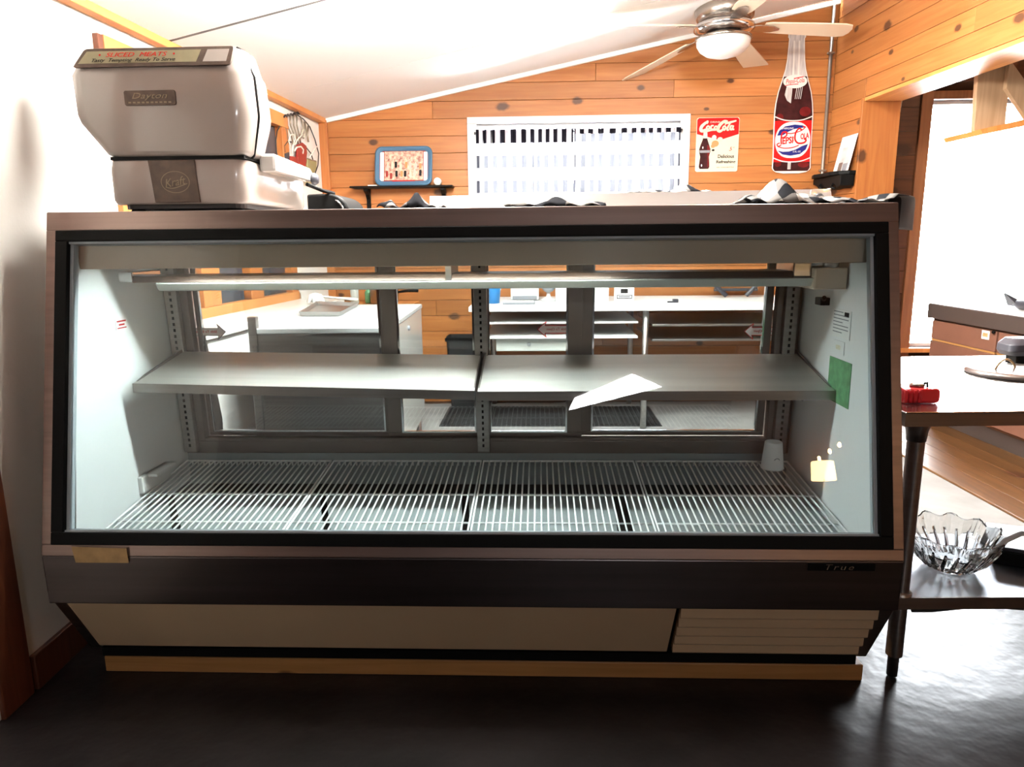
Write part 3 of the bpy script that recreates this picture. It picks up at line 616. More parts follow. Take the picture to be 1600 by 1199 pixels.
# paper cup upside down on the rack
p = CF.hit(1204, 733, 2.03); pt = CF.hit(1204, 690, 2.03)
cz, chh = RZ(2.03) + .003, pt[2] - RZ(2.03) - .003
cup = single(MB().lathe([(.032, 0), (.0335, .003), (.032, .006), (.0245, chh - .002), (.0225, chh), (.021, chh - .005), (.018, chh - .006), (0.0005, chh - .006)], 28, (p[0] + .004, 2.03, cz)), 'paper_cup', 'paper', 'white paper cup turned upside down on the wire deck of the glass case', 'cup', CF, (p[0] + .004, 2.03, cz), smooth=True)
q = oval(0, 0, .0085, .0095)
lg = MB(); rr = .0275
def wrap(poly, h0, r):      # a flat mark wrapped on the cup's side, facing the camera
    return [(p[0] + .004 + r * math.sin(a / r + .12), 2.03 - r * math.cos(a / r + .12), cz + h0 + b) for a, b in poly]
ring_o, ring_i = wrap(oval(0, 0, .0095, .0105), .028, .0292), wrap(oval(0, 0, .0075, .0085), .028, .0292)
m_ = len(ring_o); mk = MB().add(ring_o + ring_i, [(j, (j + 1) % m_, m_ + (j + 1) % m_, m_ + j) for j in range(m_)]); mk.build('printed_ring', 'grey', cup)
MB().add(wrap([(-.004, -.005), (.004, -.003), (.003, .001), (.004, .005), (-.003, .004), (-.002, 0)], .028, .0292), [(0, 1, 2, 3, 4, 5)]).build('printed_mark', 'grey', cup)
# ================================================================== ON TOP OF THE CASE
TOPZ = 1.1555
# --- vintage slicer
SX0, SY0 = -.735, 1.80
sl_ = thing('meat_slicer', 'vintage white enamel meat slicer with red lettered sign panel on top of the case', 'slicer', CF, (SX0, 2.05, TOPZ))
def ring(x0, x1, y0, y1, r, z, n=4, tilt=0):
    return [(x, y, z + tilt * (y - y0)) for x, y in rrect(x0, x1, y0, y1, r, n)]
def px(x, y, yl=1.80): q = CF.hit(x, y, yl); return q[0], q[2]
MB().loft([ring(-.900, -.562, 1.815, 2.28, .03, 1.178), ring(-.905, -.557, 1.81, 2.285, .03, 1.190), ring(-.905, -.555, 1.81, 2.285, .03, 1.262), ring(-.902, -.556, 1.815, 2.285, .03, 1.287, tilt=-.03)]).build('base_housing', 'slicer_base', sl_, smooth=True, bevel=.004)
MB().loft([ring(-.885, -.575, 1.83, 2.27, .03, 1.168), ring(-.885, -.575, 1.83, 2.27, .03, 1.180)]).build('base_tray', 'iron', sl_)
for xx in (-.86, -.60):
    for yy in (1.86, 2.24): MB().lathe([(.018, TOPZ + .0005), (.02, 1.16), (.014, 1.170)], 12, (xx, yy, 0)).build('foot', 'rubber', sl_)
hood = MB().loft([ring(-.893, -.552, 1.815, 1.93, .035, 1.292), ring(-.905, -.545, 1.803, 1.95, .035, 1.300), ring(-.965, -.532, 1.80, 1.98, .04, 1.375), ring(-.972, -.530, 1.80, 1.985, .04, 1.395), ring(-.975, -.535, 1.80, 1.98, .04, 1.485),
              ring(-.970, -.540, 1.804, 1.97, .04, 1.497), ring(-.956, -.548, 1.822, 1.95, .04, 1.545), ring(-.935, -.570, 1.845, 1.93, .035, 1.554)]).build('hood', 'hood', sl_, smooth=True, bevel=.006)
# sign panel on the sloping upper front
tl, tr, bl, br = (-.930, 1.548), (-.560, 1.548), (-.952, 1.499), (-.564, 1.499)
ty, by = 1.823, 1.800
def lean(x, z, d): t = (z - 1.5) / .046; return (x, by + (ty - by) * t - d * .77, z - d * -.64 * 0 + d * .0)
def leanq(quad, d0, d1, mb=None):
    mb = mb or MB(); P = [lean(x, z, d0) for x, z in quad]; Q = [lean(x, z, d1) for x, z in quad]
    return mb.loft([P, Q])
def rq(quad, n=4):     # the quad with softened corners
    out = []
    for i in range(4):
        p, c, q_ = np.array(quad[i - 1]), np.array(quad[i]), np.array(quad[(i + 1) % 4])
        a = c + (p - c) / np.linalg.norm(p - c) * .009; b = c + (q_ - c) / np.linalg.norm(q_ - c) * .009
        for k in range(n + 1): t = k / n; out.append(tuple((1 - t) ** 2 * a + 2 * t * (1 - t) * c + t * t * b))
    return out
sg = leanq(rq([tl, tr, br, bl]), -.004, .005).build('sign_frame', 'brass_plate', sl_, bevel=.0015)
leanq([(-.922, 1.540), (-.640, 1.540), (-.648, 1.509), (-.938, 1.509)], .004, .006).build('sign_panel', 'sign_panel', sg)
leanq([(-.624, 1.540), (-.571, 1.540), (-.575, 1.509), (-.632, 1.509)], .004, .006).build('blank_window', 'hood', sg)
tl_ = math.atan2(ty - by, .046)
def lt(s, x, z, wd, hgt, m, **k): y = lean(x, z, .0068)[1]; return text(sg, s, .02, m, (x, y, z), width=wd, height=hgt, tilt=tl_ * 0 + .0, **k)
for s_, x, z, wd, hg_, m, sh_ in (('SLICED  MEATS', -.797, 1.5305, .150, .011, 'red_ink', .25), ('Tasty  Tempting  Ready To Serve', -.802, 1.5155, .205, .0115, 'ink', .35)):
    t = lt(s_, x, z, wd, hg_, m, shear=sh_, bold=.0)
    b = np.array(t['_b'])
    for v in t.data.vertices:       # lay the lettering onto the lean of the panel
        zz = v.co.z + b[2]; v.co.y = lean(0, zz, .0066 if v.co.y + b[1] > lean(x, z, .0068)[1] - 1e-6 else .0072)[1] - b[1]
for xx in (-.888, -.705): leanq([(xx - .003, 1.5305), (xx, 1.5335), (xx + .003, 1.5305), (xx, 1.5275)], .006, .0068).build('printed_star', 'red_ink', sg)
pl = MB().xz(rrect(-.832, -.705, 1.411, 1.4455, .005), 1.797, 1.803).build('maker_plate', 'brass_plate', sl_, bevel=.001)
text(pl, 'Dayton', .02, 'gold_line', (-.768, 1.7964, 1.431), shear=.35, width=.088, height=.017)
for j in range(10): MB().box(-.822 + j * .011, -.822 + j * .011 + .007, 1.7962, 1.797, 1.416, 1.4195).build('plate_mark', 'gold_line', pl)
bp_ = MB().xz([(-.795, 1.284), (-.678, 1.284), (-.672, 1.182), (-.786, 1.182)], 1.806, 1.812).build('base_plate', 'brass_plate', sl_, bevel=.001)
o_, i_ = oval(-.730, 1.231, .0365, .0265, 36), oval(-.730, 1.231, .0348, .0248, 36)
MB().add([(x, 1.8055, z) for x, z in o_ + i_], [(j, (j + 1) % 36, 36 + (j + 1) % 36, 36 + j) for j in range(36)]).build('oval_line', 'gold_line', bp_)
text(bp_, 'Kraft', .02, 'gold_line', (-.730, 1.8055, 1.232), shear=.35, width=.054, height=.02, rot=.16)
MB().ribbon([(-.755, 1.219), (-.735, 1.2165), (-.70, 1.227)], .002, 1.8055).build('underline', 'gold_line', bp_)
MB().box(-.892, -.554, 1.812, 2.0, 1.286, 1.294).build('seam_strip', 'black', sl_)
# hood seam, slide arm, knob, motor
MB().tube([(-.575, 1.872, 1.5555), (-.557, 1.87, 1.547), (-.541, 1.868, 1.50), (-.5335, 1.866, 1.485), (-.5295, 1.864, 1.39), (-.5325, 1.862, 1.37), (-.547, 1.858, 1.298), (-.552, 1.857, 1.290)], .0042, 6).build('hood_seam', 'black', sl_, smooth=True)
MB().prism([(-.552, 1.90, 1.262), (-.552, 1.90, 1.308), (-.552, 2.19, 1.300), (-.552, 2.22, 1.288), (-.552, 2.22, 1.262)], (.045, 0, 0)).build('carriage_arm', 'white_enamel', sl_, bevel=.008)
MB().lathe([(.017, -.507), (.019, -.500), (.012, -.489)], 14, (0, 2.20, 1.268), 'x').build('arm_knob', 'bag', sl_, smooth=True)
MB().tube([(-.53, 2.22, 1.255), (-.51, 2.30, 1.243), (-.50, 2.40, 1.240)], .006, 8).build('power_cord', 'black', sl_, smooth=True)
mo = MB().loft([[(x, y_, z) for x, z in [(-.575, 1.1575)] + [(-.575, 1.234), (-.52, 1.236)] + [(-.505 + .065 * math.sin(a), 1.176 + .06 * math.cos(a)) for a in np.linspace(0, PI / 2, 7)] + [(-.440, 1.1575)]] for y_ in (2.35, 2.58)])
mo.build('motor_cover', 'black', sl_, smooth=True, bevel=.006)
MB().tube([(-.505 + .05 * math.sin(a), 2.347, 1.172 + .05 * math.cos(a)) for a in np.linspace(.5, PI / 2, 7)], .003, 6).build('motor_trim', 'chrome', sl_, smooth=True)

# --- long stainless panel lying on the case and the checked cloths round it
a = CF.hit(672, 308, 2.06); b = CF.hit(1298, 292, 1.96)
pn = thing('steel_tray', 'long shallow polished steel tray lying on top of the case behind checked cloths', 'tray', CF, ((a[0] + b[0]) / 2, 2.02, TOPZ))
def quadbox(p, q_, wdt, z0, z1, mb=None):
    d = np.array([q_[0] - p[0], q_[1] - p[1]]); d /= np.linalg.norm(d); n_ = np.array([-d[1], d[0]]) * wdt; P = [(p[0], p[1]), (q_[0], q_[1]), (q_[0] + n_[0], q_[1] + n_[1]), (p[0] + n_[0], p[1] + n_[1])]
    return (mb or MB()).xy(P, z0, z1)
pa, pb = (a[0], 2.06), (b[0], 1.96)
MB().prism([(pa[0], pa[1] - .03, TOPZ + .001), (pa[0], pa[1], 1.205), (pa[0], pa[1] + .003, 1.205), (pa[0], pa[1] - .026, TOPZ + .001)], (pb[0] - pa[0], pb[1] - pa[1], .0)).build('front_side', 'tray_steel', pn)
quadbox((pa[0] + .012, pa[1] + .12), (pb[0] + .012, pb[1] + .12), .003, TOPZ + .001, 1.195).build('rear_side', 'steel', pn)
quadbox(pa, pb, .12, TOPZ + .0005, TOPZ + .004).build('floor_sheet', 'steel', pn)
quadbox((pb[0] - .002, pb[1] - .001), (pb[0] + .001, pb[1] - .001), .125, TOPZ + .001, 1.207).build('end_plate', 'white_enamel', pn)
quadbox(pa, (pa[0] + .003, pa[1]), .12, TOPZ + .001, 1.200).build('end_plate', 'steel', pn)
ep = MB().xz(rrect(pb[0] - .052, pb[0] - .002, 1.163, 1.205, .006), pb[1] - .004, pb[1] - .001).build('end_bracket', 'white_enamel', pn, bevel=.001)
MB().lathe([(.013, pb[1] - .009), (.015, pb[1] - .004)], 18, (pb[0] - .03, 0, 1.180), 'y').build('end_disc', 'grey', ep)
def cloth(name, label, x0, x1, y0, y1, hf, nx, ny, group, us=9, seed=1, z0=0, ph=0):
    o = MB().grid(nx, ny, lambda u, v: (x0 + (x1 - x0) * u, y0 + (y1 - y0) * v, TOPZ + .004 + z0 + hf(u, v) * (.04 + .96 * math.sin(PI * v) ** .7) + .003 * math.sin(31 * u + 9 * v)), lambda u, v: (ph + u * (x1 - x0) * us + .08 * math.sin(7 * v + seed), v * (y1 - y0) * us + .3 * math.sin(9 * u + seed)))
    return single(o, name, 'cloth', label, 'cloth', CF, ((x0 + x1) / 2, (y0 + y1) / 2, TOPZ), group, smooth=True, solid=.002)
g_ = lambda u, c, s: math.exp(-((u - c) / s) ** 2)
G = 'checked cloths crumpled on the case'
cloth('checked_cloth', 'grey and black checked cloth crumpled in a peak against the end of the steel tray', .665, .905, 1.70, 1.93, lambda u, v: (.052 * g_(u, .36, .15) + .020 * g_(u, .07, .07) + .014 * g_(u, .62, .1) + .010 * g_(u, .85, .12) + .004 * math.sin(19 * u + 5 * v)) * (.35 + .65 * math.sin(PI * min(1, v * .85 + .15))) + .004, 40, 18, G, 14)
# the one hanging over the right end
def hang(u, v):
    x = .912 + .173 * u; y = 1.69 + .28 * v
    if x < .975: return (x, y, TOPZ + .006 + .020 * g_(u, .75, .25) * (.6 + .4 * math.sin(3 * v)) + .003 * math.sin(23 * u + 4 * v))
    t = (x - .975) / .11; return (.975 + .016 * min(1, t * 5) + .012 * math.sin(min(1, t * 2.2) * PI / 2) + .004 * math.sin(9 * v) + .020 * min(1, t * 4) * math.exp(-v * 7), y, TOPZ + .022 - .002 - .062 * t * t - .02 * t + .004 * math.sin(6 * v))
single(MB().grid(34, 16, hang, lambda u, v: (min(u, .48) * 2.3 + .42 + max(0, u - .48) * .6, v * 3 + .55)), 'checked_cloth', 'cloth', 'grey checked cloth hanging over the end of the case beside the doorway', 'cloth', CF, (.96, 1.83, TOPZ), G, smooth=True, solid=.002)
cloth('checked_cloth', 'folded grey and black cloth standing up near the wall shelf, behind the case edge', -.205, -.055, 1.70, 1.90, lambda u, v: .030 * g_(u, .55, .16) + .017 * g_(u, .12, .12) + .006 * math.sin(12 * u + 4 * v), 26, 14, G, 3, 2, 0, 0)
cloth('checked_cloth', 'low dark bump of checked cloth on the case edge below the curtained window', .09, .33, 1.71, 1.88, lambda u, v: .018 * g_(u, .12, .10) + .021 * g_(u, .52, .13) + .009 * g_(u, .9, .1), 34, 12, G, 2.0, 4, 0, .02)
cloth('checked_cloth', 'pale checked cloth draped over the back edge of the steel tray under the curtains', .42, .66, 2.08, 2.2, lambda u, v: .014 * g_(u, .25, .13) + .022 * g_(u, .72, .2) + .004 * math.sin(20 * u), 30, 10, G, 11, 6, .048)

# ================================================================== KITCHEN BEHIND THE CASE
# worktable / freezer along the left wall
wt = thing('work_counter', 'long stainless counter with white end panel running along the white wall behind the case', 'counter', WF, (-.9, 3.3, 0))
FXr, FY0, FY1, FZ = -.478, 2.745, 3.83, .758
MB().box(-1.02, FXr, FY0, FY1, FZ - .022, FZ).build('worktop', 'satin_top', wt, bevel=.004)
MB().box(-1.015, FXr - .01, FY0 + .004, FY0 + .016, .16, FZ - .022).build('front_panel', 'steel_dark', wt, bevel=.003)
MB().box(FXr - .012, FXr - .002, FY0 + .02, FY1 - .02, .16, FZ - .022).build('end_panel', 'white_enamel', wt, bevel=.003)
MB().box(-1.015, FXr - .014, FY0 + .02, FY1 - .03, .16, .175).build('bottom_panel', 'steel_dark', wt)
for x in (-.98, FXr - .035):
    for y in (FY0 + .05, FY1 - .06): MB().lathe([(.018, .004), (.02, .03), (.017, .16)], 12, (x, y, 0)).build('leg', 'steel', wt, smooth=True)
for yy, zz in ((2.84, .62), (3.3, .69), (3.1, .58)): MB().lathe([(.012, FXr - .002), (.012, FXr + .006), (.006, FXr + .008)], 12, (0, yy, zz), 'x').build('bolt_cap', 'grey', wt)
MB().box(-1.018, -.985, FY0 - .004, FY0 + .03, .3, FZ + .045).build('end_post', 'steel_dark', wt, bevel=.003)
wc = thing('side_counter', 'pale counter with raised steel back lip against the wall under the wooden window', 'counter', LF, (1.0, -.15, 0))
MB().box(.12, 1.8, -.285, -.0, FZ - .03, FZ + .001).build('worktop', 'counter_top', wc, bevel=.004)
MB().box(.14, 1.78, -.27, -.02, .0, FZ - .03).build('cabinet_body', 'white_enamel', wc, bevel=.004)
MB().box(1.2, 1.8, -.02, -.002, FZ + .001, FZ + .035).build('back_lip', 'steel', wc, bevel=.003)
MB().prism([(.13, -.05, FZ), (.13, -.28, FZ), (.13, -.28, .3)], (.01, 0, 0)).build('side_gusset', 'white_enamel', wc)
def flat(px_, py_, z): q = WF.hit(px_, py_, z, 'z'); return q[0], q[1]
# tray on the worktop
q = [flat(470, 494, FZ + .002), flat(530, 494, FZ + .002), flat(558, 479, FZ + .002), flat(497, 477, FZ + .002)]
c = np.mean(q, axis=0); bt = single(MB().loft([[(x, y, FZ + .0015) for x, y in q], [(x + (x - c[0]) * .08, y + (y - c[1]) * .04, FZ + .022) for x, y in q], [(x + (x - c[0]) * .05, y + (y - c[1]) * .02, FZ + .022) for x, y in q], [(x * .985 + c[0] * .015, y * .985 + c[1] * .015, FZ + .004) for x, y in q]]),
   'baking_tray', 'steel', 'shallow steel baking tray lying on the stainless counter', 'tray', WF, (c[0], c[1], FZ))
# scoop / mop-headed brush with a long handle
hx, hy = flat(489, 470, FZ + .03); ex, ey = flat(552, 470, FZ + .02); hx -= .02; hy += .12; ey += .12
br_ = thing('long_handled_brush', 'white headed brush with long pale handle lying behind the baking tray', 'brush', WF, (hx, hy, FZ + .001))
rnd = random.Random(3); mb = MB()
for j in range(14):
    aa = rnd.uniform(0, 2 * PI); rr = rnd.uniform(.01, .05); mb.tube([(hx, hy, FZ + .05), (hx + rr * .6 * math.cos(aa), hy + rr * .8 * math.sin(aa), FZ + .045), (hx + rr * math.cos(aa), hy + rr * math.sin(aa), FZ + .012)], [.014, .013, .009], 7)
mb.build('bristle_head', 'paper', br_, smooth=True, kind='stuff')
MB().tube([(hx + .01, hy, FZ + .045), ((hx + ex) / 2, (hy + ey) / 2, FZ + .03), (ex - .03, ey, FZ + .018), (ex, ey, FZ + .014)], [.006, .006, .010, .009], 8).build('handle', 'cream_rope', br_, smooth=True)
# pan and bottle far behind on the wall counter's end
q1 = CF.hit(548, 466, 4.5); q2 = CF.hit(590, 466, 4.5); zc_ = .70
bs = thing('corner_table', 'low wooden corner table against the pine wall behind the stainless counter', 'table', CF, (-.85, 4.55, 0))
MB().box(-1.12, -.62, 4.35, 4.76, .67, .70).build('tabletop', 'pine_beam', bs, bevel=.004)
for x in (-1.08, -.66):
    for y in (4.39, 4.72): MB().box(x - .02, x + .02, y - .02, y + .02, .004, .67).build('leg', 'pine_trim', bs, bevel=.003)
pc = (-.80, 4.5)
pn2 = thing('saucepan', 'dark saucepan on the corner table with its handle towards the counter', 'pan', CF, (pc[0], pc[1], .70))
MB().lathe([(.075, .7005), (.088, .715), (.09, .79), (.094, .795), (.09, .797), (.085, .79), (.083, .715), (.001, .71)], 24, (pc[0], pc[1], 0)).build('body', 'steel_dark', pn2, smooth=True)
MB().tube([(pc[0] + .088, pc[1], .775), (pc[0] + .15, pc[1] - .02, .785), (pc[0] + .22, pc[1] - .03, .785)], [.007, .009, .010], 8).build('handle', 'black', pn2, smooth=True)
bo = single(MB().lathe([(.022, .7005), (.026, .71), (.026, .80), (.012, .83), (.011, .86), (.0145, .862), (.014, .885), (.001, .886)], 18, (-.99, 4.5, 0)), 'glass_bottle', 'lens', 'slim clear bottle standing at the wall end of the corner table', 'bottle', CF, (-.99, 4.5, .70), smooth=True)
single(MB().lathe([(.020, .7005), (.024, .705), (.024, .77), (.015, .785), (.015, .80), (.0005, .802)], 16, (-.92, 4.58, 0)), 'herb_jar', 'green', 'small green jar between the slim bottle and the saucepan', 'jar', CF, (-.92, 4.58, .70), smooth=True)

# --- white table against the back wall with its clutter
TZ = .722
tb = thing('back_table', 'wide white topped table with steel legs against the pine wall under the curtains', 'table', CF, (.65, 4.35, 0))
MB().box(-.22, 1.78, 4.0, 4.76, TZ - .028, TZ).build('tabletop', 'white', tb, bevel=.004)
for x in (-.125, .78, 1.72):
    for y in (4.05, 4.70): MB().tube([(x, y, .004), (x, y, TZ - .028)], .018, 10).build('leg', 'steel', tb, smooth=True)
for z, x1 in ((.63, .72), (.545, .74)):
    sh = MB().box(-.13, .74, 4.06, 4.70, z - .012, z).build('under_shelf', 'white', tb, bevel=.002)
    MB().box(.82, 1.70, 4.06, 4.70, z - .03, z - .018).build('under_shelf', 'steel', tb, bevel=.002)
def on(px_, yl): return CF.hit(px_, 455, yl)[0]
def put(mb, name, m, label, cat, x, y, z=TZ, **k): return single(mb, name, m, label, cat, CF, (x, y, z), **k)
bx = on(771, 4.25); bk = thing('blue_bucket', 'bright blue plastic bucket with wire handle on the white back table', 'bucket', CF, (bx, 4.25, TZ))
MB().lathe([(.035, TZ + .0005), (.045, TZ + .10), (.048, TZ + .103), (.044, TZ + .104), (.034, TZ + .006), (.001, TZ + .005)], 24, (bx, 4.25, 0)).build('bucket_body', 'blue', bk, smooth=True)
MB().tube([(bx + .046 * math.cos(t), 4.25 - .02 * math.sin(t), TZ + .09 - .03 * math.sin(t)) for t in np.linspace(0, PI, 9)], .0022, 6).build('handle', 'white', bk, smooth=True)
x0, x1 = on(798, 4.45), on(842, 4.45)
lp = thing('white_printer', 'white boxy printer with dark feed slot on the back table behind the keyboard', 'printer', CF, ((x0 + x1) / 2, 4.5, TZ))
MB().box(x0, x1, 4.42, 4.62, TZ + .0005, TZ + .13).build('body', 'white', lp, bevel=.01); MB().box(x0 + .012, x1 - .012, 4.405, 4.425, TZ + .008, TZ + .03).build('feed_slot', 'grey', lp, bevel=.002)
MB().lathe([(.008, 4.412), (.009, 4.421)], 12, ((x0 + x1) / 2, 0, TZ + .10), 'y').build('button', 'grey', lp)
x0, x1 = on(786, 4.2), on(836, 4.2)
kb = thing('keyboard', 'pale keyboard lying in front of the white printer', 'keyboard', CF, ((x0 + x1) / 2, 4.2, TZ)); 
MB().box(x0, x1, 4.14, 4.26, TZ + .0005, TZ + .012).build('base', 'grey', kb, bevel=.002)
for r in range(3):
    for c_ in range(9): MB().box(x0 + .006 + c_ * (x1 - x0 - .012) / 9, x0 + .003 + (c_ + 1) * (x1 - x0 - .012) / 9, 4.150 + r * .034, 4.178 + r * .034, TZ + .012, TZ + .017).build('key', 'white', kb)
fx = on(857, 4.4); fa_ = thing('desk_fan', 'small white desk fan with round grey grille on the back table', 'fan', CF, (fx, 4.42, TZ))
MB().lathe([(.045, TZ + .0005), (.05, TZ + .008), (.014, TZ + .02), (.010, TZ + .06)], 20, (fx, 4.42, 0)).build('stand', 'white', fa_, smooth=True)
MB().lathe([(.001, 4.376), (.03, 4.378), (.043, 4.39), (.045, 4.41), (.03, 4.435), (.012, 4.46), (.001, 4.462)], 24, (fx, 0, TZ + .095), 'y').build('grille_head', 'grey', fa_, smooth=True)
for s_, (pa_, pb_, hh, yl, m, lab) in enumerate(((868, 888, .085, 4.36, 'white', 'plain white carton next to the desk fan on the back table'), (889, 900, .13, 4.44, 'cyan', 'slim turquoise carton behind the white cartons on the back table'), (926, 950, .14, 4.40, 'white', 'tall white carton beside the printed white card on the back table'))):
    x0, x1 = on(pa_, yl), on(pb_, yl)
    cb_ = put(MB().box(x0, x1, yl - .05, yl + .05, TZ + .0005, TZ + hh), 'carton', m, lab, 'box', (x0 + x1) / 2, yl, group='cartons on the back table', bevel=.002)
    MB().box(x0 + .001, x1 - .001, yl - .004, yl + .004, TZ + hh - .0004, TZ + hh + .0006).build('lid_seam', 'grey', cb_)
x0, x1 = on(960, 4.35), on(991, 4.35); ct = put(MB().xz([(x0, TZ + .0005), (x1, TZ + .0005), (x1, TZ + .11), (x0, TZ + .11)], 4.35, 4.37), 'printed_card', 'white', 'white box faced with black print standing on the back table near the wall', 'box', (x0 + x1) / 2, 4.36, bevel=.001)
for (u0, u1, v0, v1) in ((.15, .85, .80, .84), (.32, .68, .42, .66), (.12, .90, .12, .16), (.12, .90, .30, .33), (.12, .16, .16, .30), (.86, .90, .16, .30), (.22, .8, .19, .27)):
    MB().box(x0 + (x1 - x0) * u0, x0 + (x1 - x0) * u1, 4.3492, 4.35, TZ + .11 * v0, TZ + .11 * v1).build('printed_block', 'ink' if v0 != .19 else 'grey', ct)
x0, x1 = on(1043, 4.2), on(1060, 4.2); put(MB().box(x0, x0 + (x1 - x0) * .55, 4.19, 4.205, TZ + .0005, TZ + .01).box(x0 + (x1 - x0) * .5, x1, 4.185, 4.215, TZ + .0005, TZ + .022), 'box_cutter', 'bag', 'small dark box cutter lying alone on the white back table', 'knife', (x0 + x1) / 2, 4.2, bevel=.003)
x0, x1 = on(1105, 4.6), on(1185, 4.6)
ch = thing('folding_stool', 'dark folding stool frame standing on the back table against pine boards', 'stool', CF, ((x0 + x1) / 2, 4.6, TZ))
MB().tube([(x0, 4.55, TZ + .11), (x0 + .11, 4.55, TZ + .012)], .014, 8).build('leg', 'bag', ch); MB().tube([(x1, 4.55, TZ + .11), (x1 - .09, 4.55, TZ + .012)], .014, 8).build('leg', 'bag', ch)
MB().tube([(x0 + .03, 4.55, TZ + .05), (x1 - .02, 4.55, TZ + .05)], .009, 8).build('rail', 'bag', ch); MB().box(x0 - .01, x1 + .01, 4.52, 4.66, TZ + .105, TZ + .125).build('seat', 'bag', ch, bevel=.004)
# white drawer box on the lower shelf, black crate on the floor, rubber mat
x0, x1 = CF.hit(775, 540, 4.1)[0], CF.hit(900, 540, 4.1)[0]
wb_ = thing('drawer_box', 'pale grey drawer box with round pull hanging under the white back table', 'box', CF, ((x0 + x1) / 2, 4.2, .46)); MB().box(x0, x1, 4.10, 4.40, .455, .5325).build('box_body', 'lens', wb_, bevel=.004); MB().lathe([(.012, 4.088), (.013, 4.10)], 14, ((x0 + x1) / 2 - .04, 0, .495), 'y').build('round_pull', 'grey', wb_)
x0, x1 = CF.hit(697, 540, 4.61)[0], CF.hit(748, 540, 4.61)[0]; zt = CF.hit(725, 527, 4.61)[2]
cr_ = thing('black_crate', 'black plastic crate standing on the floor left of the white back table', 'crate', CF, ((x0 + x1) / 2, 4.4, 0))
MB().loft([[(x, y, z) for x, y in rrect(x0 + s_, x1 - s_, 4.61 + s_, 4.78 - s_, .02, 3)] for s_, z in ((.02, .004), (0, zt), (.006, zt), (.02, .03))]).build('crate_body', 'rubber', cr_); MB().box(x0 - .006, x1 + .006, 4.604, 4.61, zt - .03, zt - .005).build('rim', 'black', cr_)
mt = thing('rubber_mat', 'ribbed black rubber mat on the kitchen floor in front of the back table', 'mat', CF, (.1, 4.3, 0))
MB().box(-.42, .9, 4.1, 4.6, .003, .008).build('mat_sheet', 'rubber', mt)
mr_ = MB()
for j in range(48): mr_.box(-.41 + j * .0272, -.41 + j * .0272 + .014, 4.11, 4.59, .008, .014)
mr_.build('ribs', 'rubber', mt, kind='stuff')
fp = single(MB().lathe([(.001, 0), (.008, .002), (.006, .30), (.009, .34), (.001, .345)], 10, (-.36, 4.6, .05)), 'broom_handle', 'paper', 'short white stick leaning upright before the pine boards near the black crate', 'stick', CF, (-.36, 4.6, .05)) if False else None

# ================================================================== RIGHT SIDE: steel table, counter, brackets
TT = .687; TX0, TX1, TY0, TY1 = .897, 2.0, 1.578, 2.36
tb2 = thing('steel_table', 'stainless prep table with lower shelf standing beside the display case', 'table', WF, (1.4, 1.97, 0))
MB().box(TX0, TX1, TY0, TY1, TT - .004, TT).build('tabletop', 'table_steel', tb2, bevel=.0015)
MB().box(TX0, TX1, TY0, TY0 + .004, TT - .034, TT - .004).box(TX0, TX0 + .004, TY0 + .004, TY1, TT - .034, TT - .004).box(TX0 + .004, TX1, TY1 - .004, TY1, TT - .034, TT - .004).build('apron', 'steel_dark', tb2)
MB().box(TX0 + .06, TX1 - .06, TY0 + .30, TY0 + .38, TT - .05, TT - .006).build('channel', 'steel_dark', tb2)
for x in (TX0 + .047, TX1 - .05):
    for y in (TY0 + .03, TY1 - .04):
        lg_ = MB().tube([(x, y, .06), (x, y, TT - .02)], .0195, 16).build('leg', 'steel_dark', tb2, smooth=True, bevel=.001)
        MB().lathe([(.010, 0.002), (.0125, .004), (.013, .055), (.016, .06)], 14, (x, y, 0)).build('levelling_foot', 'steel_dark', lg_, smooth=True)
        MB().lathe([(.0215, TT - .075), (.024, TT - .05), (.029, TT - .034), (.029, TT - .006)], 16, (x, y, 0)).build('leg_socket', 'steel_dark', lg_, smooth=True)
        MB().lathe([(.024, .196), (.026, .20), (.026, .23), (.022, .234)], 16, (x, y, 0)).build('shelf_collar', 'steel_dark', lg_, smooth=True)
SZ = .225
lsh = MB().box(TX0 + .03, TX1, TY0 + .008, 1.95, SZ - .004, SZ).build('lower_shelf', 'zinc', tb2)
MB().box(TX0 + .03, TX1, TY0 + .004, TY0 + .009, SZ - .03, SZ).build('shelf_lip', 'steel_dark', lsh)
# red key box / meter
m0, m1 = WF.hit(1408, 632, TT, 'z'), WF.hit(1472, 632, TT, 'z')
mt2 = thing('red_meter', 'chunky red plastic meter with dial on the corner of the steel table', 'meter', WF, ((m0[0] + m1[0]) / 2, m0[1] + .035, TT))
xa, xb, ya = m0[0] + .005, m1[0], m0[1]
MB().loft([[(x, y, z) for x, y in rrect(xa + s_, xb - s_, ya + s_, ya + .07 - s_, .010, 4)] for s_, z in ((.004, TT + .0008), (0, TT + .006), (0, TT + .030), (.004, TT + .036))]).build('case_body', 'meter_red', mt2, smooth=True, bevel=.002)
for j in range(4): MB().tube([(xa + .004 + j * .011, ya - .001, TT + .004), (xa + .004 + j * .011, ya - .001, TT + .034)], .0045, 8).build('grip_rib', 'meter_red', mt2, smooth=True)
MB().lathe([(.016, TT + .036), (.018, TT + .040), (.013, TT + .044), (.001, TT + .044)], 18, (xb - .042, ya + .035, 0)).build('dial', 'nickel', mt2, smooth=True)
MB().tube([(xb - .025, ya + .02, TT + .038), (xb - .02, ya + .03, TT + .046), (xb - .022, ya + .045, TT + .040)], .003, 6).build('clip', 'black', mt2)
for d_ in (0, .012): MB().tube([(xa + .002, ya + .03 + d_, TT + .020), (xa - .02, ya + .032 + d_, TT + .018), (xa - .045, ya + .04 + d_, TT + .004)], .0025, 6).build('lead', 'black', mt2)
